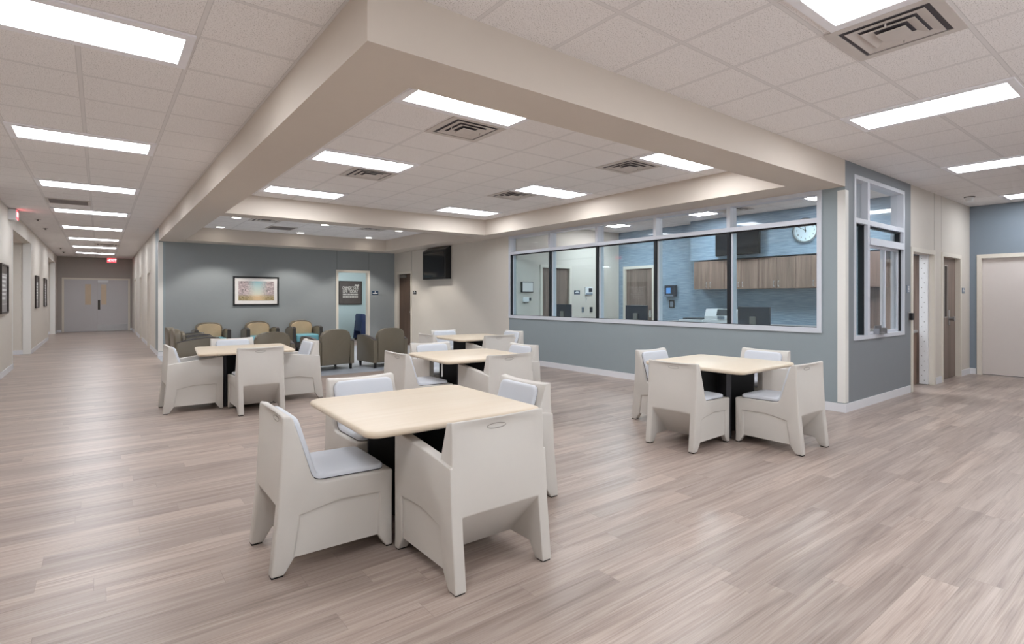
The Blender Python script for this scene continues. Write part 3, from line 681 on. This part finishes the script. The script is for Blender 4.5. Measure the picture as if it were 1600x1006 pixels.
def sweep_pad(path, hw, r, th, lift, flat=False):
    # one upholstered pad that runs along the seat and turns up the back
    P = [Vector((.3-t, 0, z)) for t, z in path]; seg = [(b-a).length for a, b in zip(P[:-1], P[1:])]; L = sum(seg)
    def at(d):
        for a, b, l in zip(P[:-1], P[1:], seg):
            if d <= l+1e-9: return a+(b-a)*(d/l)
            d -= l
        return P[-1]
    def tan(d): return (at(min(L, d+.02))-at(max(0, d-.02))).normalized()
    ds = [0, .002, .006, .013, .024, .036, .05]; n = 34
    ds = ds+[.05+(L-.1)*k/n for k in range(1, n)]+[L-d for d in ds[::-1]]
    sec = [(0, 0), (0, .5), (.004, .78), (.013, .95), (.04, 1.02), (.10, 1.10)]
    bm = bmesh.new(); rings = []
    for d in ds:
        e = min(d, L-d); w_ = hw if e >= r else hw-r+math.sqrt(max(0, r*r-(r-e)**2)); k = 1 if flat else min(1, .55+.45*min(1, e/.013)**.5)
        t_ = tan(d); nv = Vector((-t_.z, 0, t_.x)); nv = nv if nv.z > 0 or nv.x > 0 else -nv; c = at(d)
        if nv.x < -.2 and nv.z <= 0: nv = -nv
        h = [(i, q*th*k+lift) for i, q in (sec if not flat else ((0, 0), (0, 1), (.05, 1)))]
        pts = [(-w_+min(i, w_*.9), z) for i, z in h]+[(w_-min(i, w_*.9), z) for i, z in h[::-1]]
        rings.append([bm.verts.new(c+Vector((0, y, 0))+nv*z) for y, z in pts])
    N = len(rings[0])
    for a, b in zip(rings[:-1], rings[1:]):
        for k in range(N): bm.faces.new((a[k], a[(k+1) % N], b[(k+1) % N], b[k]))
    bm.faces.new(rings[0][::-1]); bm.faces.new(rings[-1])
    return bm
def make_chair(arm):
    t = thing('dining_chair', 'x', 'chair', group='molded armchairs' if arm else 'molded armless chairs')
    sh = finish('shell', shell_mesh(arm), M['shell'], t, 40)
    hw = .228 if not arm else .224
    path = [(.006, .4305), (.18, .4340), (.345, .4370), (.375, .4405), (.398, .4520), (.4125, .4780), (.4315, .54), (.4505, .602), (.481, .697), (.5025, .768)]
    finish('cushion_gap_shade', sweep_pad(path, hw+.0015, .048, .005, 0, True), M['gap_shade'], t, 50)  # dark rim painted as the shadow gap at the cushion border
    finish('cushion', sweep_pad(path, hw, .048, .027, .0045), M['cushion'], t, 50)
    # oval grip rim high on the rear face; recess shade put into its colour
    bm = bmesh.new(); n = 28
    ell = [(.3-.5605+.0345, .058*math.cos(2*math.pi*k/n), .742+.0125*math.sin(2*math.pi*k/n)) for k in range(n)]
    ell = [(x-(z-.742)*-.0 - .0005+.010*(z-.742)/.0125*.06, y, z) for x, y, z in ell]
    tube(bm, ell, .0022, 6, True); finish('grip_rim', bm, M['slot'], t, 60)
    for (tt, ss) in ((-.008, 1), (.58, 1), (-.008, -1), (.58, -1)):
        x = .3-tt; y = ss*((.298 if arm else .262)-.031)
        bxo('glide', M['glide'], t, x-.016 if tt < .3 else x-.028, x+.014 if tt < .3 else x+.026, y-.024, y+.024, 0, .0065)
    return t
CH = {0: make_chair(False), 1: make_chair(True)}
used = {0: False, 1: False}
def put_chair(arm, fx, fy, deg, label):
    a = R(deg); loc = (fx-.3*math.cos(a), fy-.3*math.sin(a), 0)
    if not used[arm]:
        used[arm] = True; c = CH[arm]; c.location = loc; c.rotation_euler = (0, 0, a); c['label'] = label; return c
    return dup(CH[arm], loc, a, label)
def make_table(label, x, y, deg):
    t = thing('square_table', label, 'table', (x, y, 0), R(deg), 'square dining tables')
    bm = bmesh.new(); rings = []; h = .555
    for ins, z in ((.014, .683), (.004, .688), (0, .698), (0, .705), (.004, .715), (.014, .72)):
        rings.append([bm.verts.new((px, py, z)) for px, py in rrect(h-ins, h-ins, .075-ins*.5, 8)])
    N = len(rings[0])
    for a, b in zip(rings[:-1], rings[1:]):
        for k in range(N): bm.faces.new((a[k], a[(k+1) % N], b[(k+1) % N], b[k]))
    bm.faces.new(rings[0][::-1]); bm.faces.new(rings[-1])
    finish('tabletop', bm, M['tabletop'], t, 50)
    for k in (0, 1):
        bm = bmesh.new(); L = .343; box(bm, -L, L, -.022, .022, 0, .682) if k == 0 else (box(bm, -.022, .022, .022, L, 0, .682), box(bm, -.022, .022, -L, -.022, 0, .682))
        bmesh.ops.rotate(bm, verts=bm.verts[:], matrix=Matrix.Rotation(R(45), 3, 'Z')); finish('base_panel', bm, M['tblack'], t)
    for k in range(4):
        bm = bmesh.new(); box(bm, .343, .355, -.024, .024, 0, .682, bev=.003); bmesh.ops.rotate(bm, verts=bm.verts[:], matrix=Matrix.Rotation(R(45+90*k), 3, 'Z')); finish('edge_post', bm, M['tpost'], t)
    return t
TB = dict(front=(1.62, 3.09, -2), mid=(3.48, 5.454, -4.7), far=(5.147, 7.905, -3.4), left=(1.532, 7.96, -5.2), right=(5.145, 3.18, 1.9))
TL = dict(front='nearest square table in the foreground, pale maple top on black cross base', mid='square maple topped table in the middle, just behind the nearest one', far='farthest square maple topped table, in front of the plain beige wall',
          left='square maple topped table at left, beside the corridor and olive armchairs', right='square maple topped table at right, under the office window')
tm = None
for k, (x, y, a) in TB.items():
    if tm is None: tm = make_table(TL[k], x, y, a)
    else: dup(tm, (x, y, 0), R(a), TL[k])
put_chair(0, 1.279, 3.088, -0.7, 'armless molded chair at the left of the nearest table, largest chair side on')
put_chair(1, 1.594, 2.762, 90.4, 'molded armchair with its back to the camera at the nearest table')
put_chair(0, 1.595, 3.475, 271, 'armless chair on the far left side of the nearest table, pale cushion facing the camera')
put_chair(1, 1.945, 3.139, 177.3, 'molded armchair at the right side of the nearest table')
put_chair(0, 3.105, 5.488, 0.6, 'armless chair at the left of the middle table, grip slot on its back')
put_chair(1, 3.451, 5.125, 90, 'molded armchair with back to the camera at the middle table')
put_chair(1, 3.479, 5.88, 268.5, 'molded armchair behind the middle table, pale cushion facing the camera')
put_chair(1, 3.82, 5.499, 178.1, 'molded armchair at the right of the middle table, nearest to the blue grey wall')
put_chair(0, 4.802, 7.946, -0.9, 'armless chair at the left of the farthest table, only its top showing')
put_chair(1, 5.101, 7.577, 88.9, 'molded armchair with back to the camera at the farthest table')
put_chair(0, 5.073, 8.336, 266.7, 'armless chair behind the farthest table, against the beige wall')
put_chair(0, 5.481, 7.884, 177.8, 'armless chair at the right of the farthest table, near the window wall corner')
put_chair(1, 1.203, 7.938, 0.5, 'molded armchair at the left of the corridor side table')
put_chair(0, 1.541, 7.614, 90.7, 'armless chair with back to the camera at the corridor side table')
put_chair(1, 1.57, 8.39, 271.5, 'chair behind the corridor side table, only its pale back cushion showing')
put_chair(1, 1.862, 7.925, 180, 'molded armchair at the right of the corridor side table, before the olive armchairs')
put_chair(0, 4.769, 3.114, 2.8, 'armless chair at the left of the table under the window, its back turned to us')
put_chair(0, 5.125, 2.8, 89, 'armless chair at the right front of the table under the window')
put_chair(0, 5.107, 3.49, 271.3, 'armless chair at the far left of the table under the window, beside the baseboard')
put_chair(1, 5.575, 3.204, 177.2, 'molded armchair behind the right end of the table under the window')
# small white strap hanging under the middle table
bm = bmesh.new(); box(bm, -.008, .008, -.002, .002, .52, .682); o = finish('hanging_strap', bm, M['white'], None)
o.location = (2.99, 5.22, 0); tag(o, 'thin white strap hanging under the left edge of the middle table', 'strap')

# ---------------------------------------------------------------- lounge armchairs
def make_armchair():
    t = thing('lounge_armchair', 'x', 'armchair', group='vinyl lounge armchairs')
    def arch(hw, z0, zs, zt, n=12):
        # flat bottom, straight sides to zs, arched top reaching zt
        pts = [(-hw, z0), (hw, z0)]
        for k in range(n+1):
            a = math.pi*k/n; u = math.cos(a); pts.append((hw*math.copysign(abs(u)**.8, u), zs+(zt-zs)*math.sin(a)**.75 if k not in (0, n) else zs))
        return pts
    bm = bmesh.new(); prism(bm, arch(.292, .105, .64, .785), -.35, -.235, 'x', bev=.028, seg=4)
    for v in bm.verts: v.co.x -= max(0, v.co.z-.4)*.10
    finish('back_shell', bm, M['olive'], t, 45)
    bm = bmesh.new(); prism(bm, arch(.262, .40, .62, .752), -.235, -.165, 'x', bev=.026, seg=4)
    for v in bm.verts: v.co.x -= max(0, v.co.z-.4)*.10
    finish('back_cushion', bm, M['tan'], t, 45)
    bm = bmesh.new(); box(bm, -.23, .345, -.285, .285, .24, .43, bev=.03, seg=3); finish('seat_cushion', bm, M['tealv'], t, 45)
    bm = bmesh.new(); box(bm, -.23, .325, -.285, .285, .10, .24); finish('seat_base', bm, M['armdark'], t)
    for s in (-1, 1):
        top = [(-.35, .548), (-.22, .583), (-.05, .612), (.12, .626), (.26, .626), (.35, .618)]
        pts = [(-.35, .105), (.35, .105)]+top[::-1]
        y0, y1 = sorted((s*.295, s*.385))
        bm = bmesh.new(); prism(bm, pts, y0, y1, 'y', bev=.012, seg=3); a = finish('arm', bm, M['olive'], t, 40)
        bm = bmesh.new(); prism(bm, [(x*.985, z+.001) for x, z in top]+[(x*.985, z+.015) for x, z in top[::-1]], y0+.012, y1-.012, 'y', bev=.004); finish('arm_cap', bm, M['armcap'], a, 40)
        bxo('arm_front', M['armdark'], a, .349, .362, y0+.004, y1-.004, .11, .612, bev=.004)
    for x in (-.30, .30):
        for y in (-.33, .33):
            bm = bmesh.new(); cyl(bm, (x, y), .026, 0, .105, 'z', 4, .036); finish('foot', bm, M['black'], t)
    return t
ac = make_armchair(); ac.location = (2.13, 14.87, .004); ac.rotation_euler = (0, 0, R(-90)); ac['label'] = 'tan backed armchair against the blue grey wall, leftmost, under the framed painting\'s left edge'
for x, y, a, s in ((3.23, 14.87, -90, 'tan backed armchair against the blue grey wall, middle one under the painting'), (4.31, 14.87, -90, 'tan backed armchair against the blue grey wall, right one left of the open doorway'),
                   (2.40, 10.52, 93, 'olive armchair seen from behind, partly hidden by the corridor side table'), (3.52, 10.62, 99, 'olive armchair seen from behind, middle of three, fully visible back'),
                   (4.60, 10.48, 96, 'olive armchair seen from behind, rightmost, its left arm showing'), (1.46, 12.05, 2, 'olive armchair seen side on at the lounge\'s left edge, nearer of two'),
                   (1.46, 13.1, 2, 'olive armchair seen side on at the lounge\'s left edge, farther of two')):
    c = dup(ac, (x, y, .004), R(a), s)
    if a == 2:
        for q in c.children:
            if q.name.startswith('back_cushion'): q.material_slots[0].link = 'OBJECT'; q.material_slots[0].material = M['olive']

# ---------------------------------------------------------------- lounge wall things
t = thing('framed_painting', 'black framed woodland watercolour with white mat on the blue grey wall', 'picture', (3.243, YB-.001, 1.568))
bm = bmesh.new(); w_, h_ = .55, .378
for a in ((-w_, w_, -h_, -h_+.04), (-w_, w_, h_-.04, h_)): box(bm, a[0], a[1], -.03, 0, a[2], a[3])
box(bm, -w_, -w_+.04, -.03, 0, -h_+.04, h_-.04); box(bm, w_-.04, w_, -.03, 0, -h_+.04, h_-.04)
finish('picture_frame', bm, M['black'], t); bxo('mat_board', M['matboard'], t, -w_+.04, w_-.04, -.018, -.01, -h_+.04, h_-.04); bxo('artwork', M['paint'], t, -.428, .428, -.021, -.0181, -.245, .255)
def sign(label, loc, rot, w_, h_, m, rows, cat='room sign', group='small room signs'):
    t = thing('room_sign', label, cat, loc, 0, group); t.rotation_euler = (0, 0, rot)   # local: faces -y
    bxo('plate', m, t, -w_/2, w_/2, -.008, 0, -h_/2, h_/2, bev=.002)
    bm = bmesh.new()
    for zc, hw, hh in rows: box(bm, -hw, hw, -.0095, -.008, zc-hh, zc+hh)
    finish('lettering', bm, M['signwhite'], t); return t
sign('navy room sign on the blue grey wall right of the open doorway', (6.507, YB-.001, 1.54), 0, .2, .11, M['navysign'], [(.028, .012, .016), (-.012, .075, .014)])
sign('black room sign on the beige wall beside the dark wood door', (XW-.001, 13.99, 1.545), R(-90), .17, .1, M['signblack'], [(.024, .02, .012), (-.008, .06, .010)])
sign('grey room sign on the grey wall between pass window and open door', (9.335, YF-.001, 1.52), 0, .13, .11, M['signgrey'], [(.03, .02, .012), (0, .025, .012), (-.03, .03, .008)])
sign('grey room sign on the cream wall right of the closed wood door', (12.18, YF-.001, 1.52), 0, .15, .10, M['signgrey'], [(.026, .018, .012), (-.004, .05, .010)])
t = thing('door_lock', 'steel and black card lock on the grey wall left of the open door', 'lock', (9.372, YF-.001, 1.12))
bxo('lock_plate', M['steel'], t, -.05, .03, -.012, 0, -.06, .06, bev=.003); bxo('lock_body', M['black'], t, -.02, .055, -.05, -.012, -.055, .05, bev=.004)
# television enclosure
t = thing('television_enclosure', 'black sloped top television box high on the beige wall', 'television', (XW-.001, 12.59, 1.885))
bm = bmesh.new(); prism(bm, [(0, 0), (-.17, 0), (-.17, .755), (-.02, .845), (0, .845)], -.61, .61, 'y', bev=.006); finish('case', bm, M['black'], t)
bxo('window_pane', M['screen'], t, -.176, -.17, -.55, .55, .05, .69)
bm = bmesh.new(); v = [bm.verts.new(p) for p in ((-.160, -.58, .7645), (-.160, .46, .7645), (-.03, .46, .8425), (-.03, -.58, .8425))]; bm.faces.new(v); v2 = [bm.verts.new(p.co+Vector((-.002, 0, .003))) for p in v]; bm.faces.new(v2[::-1])
for i in range(4): bm.faces.new((v[i], v[(i+1) % 4], v2[(i+1) % 4], v2[i]))
finish('top_panel', bm, M['tvgrey'], t)

# ---------------------------------------------------------------- small office beyond the open doorway
t = thing('poster', 'square dark motivational poster on the aqua wall, seen through the open doorway', 'poster', (6.743, 17.999, 1.562))
bm = bmesh.new(); w_ = .40
for a in ((-w_, w_, -w_, -w_+.03), (-w_, w_, w_-.03, w_)): box(bm, a[0], a[1], -.03, 0, a[2], a[3])
box(bm, -w_, -w_+.03, -.03, 0, -w_+.03, w_-.03); box(bm, w_-.03, w_, -.03, 0, -w_+.03, w_-.03); finish('picture_frame', bm, M['pframe'], t)
bxo('print', M['poster'], t, -.37, .37, -.015, -.008, -.37, .37)
text('lettering', 'CHANGE YOUR', .125, M['posterpale'], t, (.0, -.0165, .168), FACE_NY, sx=.62, bold=.0045); text('lettering', 'LIFE TODAY', .165, M['posterpale'], t, (0, -.0165, .045), FACE_NY, sx=.585, bold=.006)
bm = bmesh.new(); random.seed(3)
for z, h_ in ((-.055, .026), (-.135, .032)):
    x = -.26
    while x < .25:
        q = random.uniform(.02, .055); box(bm, x, min(x+q, .26), -.0165, -.015, z-h_, z+h_); x += q+.009
finish('small_lettering', bm, M['posterpale'], t)
bm = bmesh.new(); prism(bm, [(.14, .24), (.17, .29), (.24, .28), (.29, .30), (.31, .26), (.27, .21), (.26, .17), (.24, .22)], -.0165, -.015, 'y'); finish('emblem', bm, M['posterpale'], t)
t = thing('office_armchair', 'navy blue armchair inside the doorway, below the dark poster', 'armchair', (7.02, 17.25, 0), 0)
bm = bmesh.new(); prism(bm, [(-.34, .06), (.30, .06), (.30, .64), (-.28, .64)], -.33, -.25, 'y', bev=.012); finish('arm', bm, M['navy'], t, 40)
bm = bmesh.new(); prism(bm, [(-.34, .06), (.30, .06), (.30, .64), (-.28, .64)], .25, .33, 'y', bev=.012); finish('arm', bm, M['navy'], t, 40)
bm = bmesh.new(); prism(bm, [(-.30, .30), (-.14, .30), (-.10, .78), (-.16, .86), (-.27, .87), (-.30, .80)], -.25, .25, 'y', bev=.02, seg=3); finish('backrest', bm, M['navy'], t, 45)
bxo('seat', M['navy'], t, -.14, .32, -.25, .25, .24, .46, bev=.03)
for x in (-.26, .24):
    for y in (-.29, .29): bxo('foot', M['black'], t, x-.03, x+.03, y-.03, y+.03, 0, .06)

# ---------------------------------------------------------------- corridor posters
def wall_poster(label, y, w_=.92, z=1.55):
    t = thing('framed_notice', label, 'framed notice', (XL+.001, y, z), 0, 'tall framed notices on the corridor wall'); h_ = .435
    hw = w_/2; bm = bmesh.new()
    for a in ((-hw, hw, -h_, -h_+.03), (-hw, hw, h_-.03, h_)): box(bm, 0, .035, a[0], a[1], a[2], a[3])
    box(bm, 0, .035, -hw, -hw+.03, -h_+.03, h_-.03); box(bm, 0, .035, hw-.03, hw, -h_+.03, h_-.03); finish('picture_frame', bm, M['pframe'], t)
    bxo('print', M['printgrey'], t, .006, .012, -hw+.03, hw-.03, -h_+.03, h_-.03); bxo('title_band', M['poster'], t, .012, .014, -hw+.03, hw-.03, .27, h_-.03)
    bm = bmesh.new()
    for i in range(6): box(bm, .012, .014, -.3, .3-.06*(i % 3), .19-.075*i, .225-.075*i)
    box(bm, .012, .014, -hw+.05, hw-.05, .245, .255); box(bm, .012, .014, -hw+.05, hw-.05, -.275, -.265); finish('lettering', bm, M['signwhite'], t); return t
p0 = wall_poster('dark framed notice on the corridor\'s left wall, cut by the photo\'s left edge', 13.06)
dup(p0, (XL+.001, 19.42, 1.55), 0, 'dark framed notice between the two side hall openings, nearer of two'); dup(p0, (XL+.001, 22.2, 1.56), 0, 'dark framed notice between the two side hall openings, farther of two')

# ---------------------------------------------------------------- the office behind the window
cabs = [(6.95, 6.22), (6.22, 5.49), (5.49, 4.76), (4.76, 4.03), (4.03, 3.30)]
cn = ['leftmost wood wall cabinet in the office, behind the copier', 'second wood wall cabinet from the left in the office', 'third wood wall cabinet from the left, below the clock\'s left side', 'fourth wood wall cabinet, directly under the clock', 'last wood wall cabinet, hidden by the window\'s right frame']
c0 = None
for (a, b), s in zip(cabs, cn):
    if c0 is None:
        c0 = thing('wall_cabinet', s, 'cabinet', (10.27, (a+b)/2, 1.575), 0, 'office wall cabinets'); hw = (a-b)/2-.001
        bxo('body', M['cab'], c0, .018, .329, -hw, hw, 0, .60)
        for sg in (1, -1):
            y0, y1 = sorted((sg*.003, sg*(hw-.003)))
            dr = bxo('door', M['cab'], c0, 0, .017, y0, y1, .002, .598)
            bm = bmesh.new(); tube(bm, [(0, sg*.045, .04), (-.028, sg*.045, .04), (-.028, sg*.045, .14), (0, sg*.045, .14)], .006, 8); finish('handle', bm, M['pull'], dr, 60)
    else: dup(c0, (10.27, (a+b)/2, 1.575), 0, s)
# back counter with copier, desk with monitors
t = thing('base_counter', 'low office counter under the wall cabinets that carries the copier', 'counter', (10.28, 5.1, 0))
bxo('worktop', M['counter'], t, -.34, .318, -2.2, 2.6, .83, .87); bxo('cabinet_base', M['cab'], t, -.28, .318, -2.18, 2.58, 0, .83)
t = thing('desk', 'long desk just inside the office window', 'desk', (7.72, 6.2, 0))
bxo('desktop', M['counter'], t, -.42, .36, -2.9, 3.0, .72, .75)
for y in (-2.8, 0, 2.9): bxo('leg', M['black'], t, -.35, .3, y-.02, y+.02, 0, .72)
def monitor(label, y, w_, dup_from=None):
    if dup_from: return dup(dup_from, (7.75, y, .75), 0, label)
    t = thing('computer_monitor', label, 'monitor', (7.75, y, .75), 0, 'desk monitors')
    bxo('screen_housing', M['monitor'], t, 0, .035, -w_/2, w_/2, .16, .505, bev=.006)
    bxo('screen', M['screen'], t, .035, .037, -w_/2+.012, w_/2-.012, .175, .495)
    bm = bmesh.new(); box(bm, -.035, 0, -.045, .045, .02, .36, bev=.006); cyl(bm, (0, .29), .028, -.038, -.034, 'x', 16); s = finish('stand', bm, M['tvgrey'], t)
    bxo('foot', M['tvgrey'], t, -.09, .12, -.12, .12, 0, .02, bev=.004); return t
m0 = monitor('dark monitor back behind the window, right one under the wall cabinets', 4.22, .50)
monitor('dark monitor back behind the window, middle one before the wood door', 6.46, .50, m0); monitor('dark monitor back behind the window, left one', 8.44, .50, m0)
t = thing('copier', 'white office copier with dark scanner lid behind the window', 'copier', (10.12, 6.05, .87))
bm = bmesh.new(); box(bm, -.18, .3, -.30, .46, 0, .075, bev=.008); box(bm, -.16, .3, -.28, .44, .075, .15, bev=.006); finish('body', bm, M['copier'], t)
bxo('paper_tray', M['copier'], t, -.18, .26, .47, 1.05, 0, .06, bev=.006); bxo('output_tray', M['copierdark'], t, -.14, .24, .50, .98, .06, .09, bev=.005)
bm = bmesh.new(); prism(bm, [(-.15, .15), (.3, .15), (.3, .29), (-.10, .29)], -.28, .44, 'y', bev=.008); finish('scanner_head', bm, M['copier'], t)
bm = bmesh.new(); prism(bm, [(-.16, .17), (-.12, .285), (.28, .302), (.3, .29), (-.118, .275), (-.155, .165)], -.22, .16, 'y'); finish('scanner_lid', bm, M['copierdark'], t)
bxo('control_panel', M['signgrey'], t, -.19, -.16, -.02, .12, .10, .145)
t = thing('wall_clock', 'round chrome rimmed clock showing ten to twelve on the office bulkhead', 'clock', (10.249, 4.57, 2.63))
bm = bmesh.new(); n = 40; prof = [(.19, 0), (.235, -.004), (.235, -.03), (.222, -.048), (.205, -.05), (.196, -.035), (.19, -.02)]
A = [[bm.verts.new((z, r*math.cos(2*math.pi*k/n), r*math.sin(2*math.pi*k/n))) for k in range(n)] for r, z in prof]
for q in range(len(prof)):
    for k in range(n): bm.faces.new((A[q][k], A[q][(k+1) % n], A[(q+1) % len(prof)][(k+1) % n], A[(q+1) % len(prof)][k]))
finish('rim', bm, M['chrome'], t, 40)
bm = bmesh.new(); cyl(bm, (0, 0), .191, -.018, -.001, 'x', n); fc = finish('dial', bm, M['clockface'], t)
for k in range(1, 13):
    a = R(90-30*k); text('numeral', str(k), .05, M['black'], fc, (-.019, -.155*math.cos(a), .155*math.sin(a)), FACE_NX, .0006)
def hand(nm, ang, L, wd, x):
    bm = bmesh.new(); box(bm, x-.001, x+.001, -wd, wd, -.035, L); bmesh.ops.rotate(bm, verts=bm.verts[:], matrix=Matrix.Rotation(R(ang), 3, 'X')); return finish(nm, bm, M['black'], t)
hand('minute_hand', -60, .15, .004, -.024); hand('hour_hand', -5, .105, .006, -.0215)
bm = bmesh.new(); cyl(bm, (0, 0), .011, -.027, -.0185, 'x', 14); finish('hub', bm, M['black'], t)
t = thing('television', 'dark flat television on the office bulkhead left of the clock', 'television', (10.24, 5.88, 2.5))
bm = bmesh.new(); box(bm, -.10, -.06, -.49, .47, -.245, .27, bev=.006); finish('screen_housing', bm, M['black'], t); bxo('screen', M['screen'], t, -.103, -.10, -.475, .455, -.225, .255)
bxo('wall_bracket', M['black'], t, -.06, .008, -.12, .12, -.1, .1)
t = thing('time_clock', 'dark time clock with blue screen on the teal wallpaper', 'time clock', (10.599, 7.77, 1.555))
bxo('housing', M['monitor'], t, -.07, 0, -.155, .155, -.13, .13, bev=.01); bxo('display', M['lcd'], t, -.073, -.07, -.02, .10, -.06, .07); bxo('card_shelf', M['signgrey'], t, -.10, -.07, -.10, .15, -.13, -.095, bev=.004)
t = thing('switch_plate', 'black card reader plate below the time clock', 'switch', (10.599, 7.76, 1.245))
bxo('plate', M['black'], t, -.012, 0, -.07, .07, -.09, .09, bev=.003); bxo('reader', M['signgrey'], t, -.016, -.012, -.045, .045, -.065, .065)
t = thing('wall_display', 'small black framed white display on the office\'s left wall', 'display', (7.535, 9.399, 1.63))
bxo('frame', M['black'], t, -.165, .165, -.05, 0, -.115, .12, bev=.004); bxo('screen', M['matboard'], t, -.145, .15, -.053, -.05, -.10, .105)
t = thing('wall_dispenser', 'small white dispenser under the framed display in the office', 'dispenser', (7.55, 9.399, 1.345))
bxo('body', M['white'], t, -.12, .03, -.05, 0, -.05, .06, bev=.008); bxo('lever', M['copierdark'], t, .04, .10, -.03, 0, -.02, .05); bxo('drip_tray', M['tvgrey'], t, -.09, .0, -.06, 0, -.07, -.055)
sign('blue room sign on the office\'s left wall, right of its wood door', (9.10, 9.399, 1.525), 0, .19, .1, M['navysign'], [(.026, .04, .010), (-.006, .07, .012)])
t = thing('intercom', 'white wall intercom with small dark screen in the office', 'intercom', (9.49, 9.399, 1.555))
bxo('housing', M['white'], t, -.13, .12, -.03, 0, -.09, .10, bev=.006); bxo('screen', M['monitor'], t, -.02, .10, -.033, -.03, -.02, .075)
bxo('keypad', M['signgrey'], t, -.11, .11, -.034, -.03, -.082, -.045); bm = bmesh.new(); tube(bm, [(-.09, -.012, -.08), (-.10, -.012, -.15), (-.07, -.012, -.19), (-.09, -.012, -.25)], .006, 8); finish('cord', bm, M['white'], t)
t = thing('switch_plate', 'grey switch plate below the intercom, left one', 'switch', (9.30, 9.399, 1.10)); bxo('plate', M['signgrey'], t, -.04, .04, -.008, 0, -.065, .065, bev=.002); bxo('rocker', M['tvgrey'], t, -.015, .015, -.012, -.008, -.03, .03)
t = thing('switch_plate', 'black outlet plate below the intercom, right one', 'switch', (9.58, 9.399, 1.10)); bxo('plate', M['black'], t, -.045, .045, -.012, 0, -.065, .065, bev=.002); bxo('socket', M['monitor'], t, -.015, .03, -.016, -.012, -.045, .045)
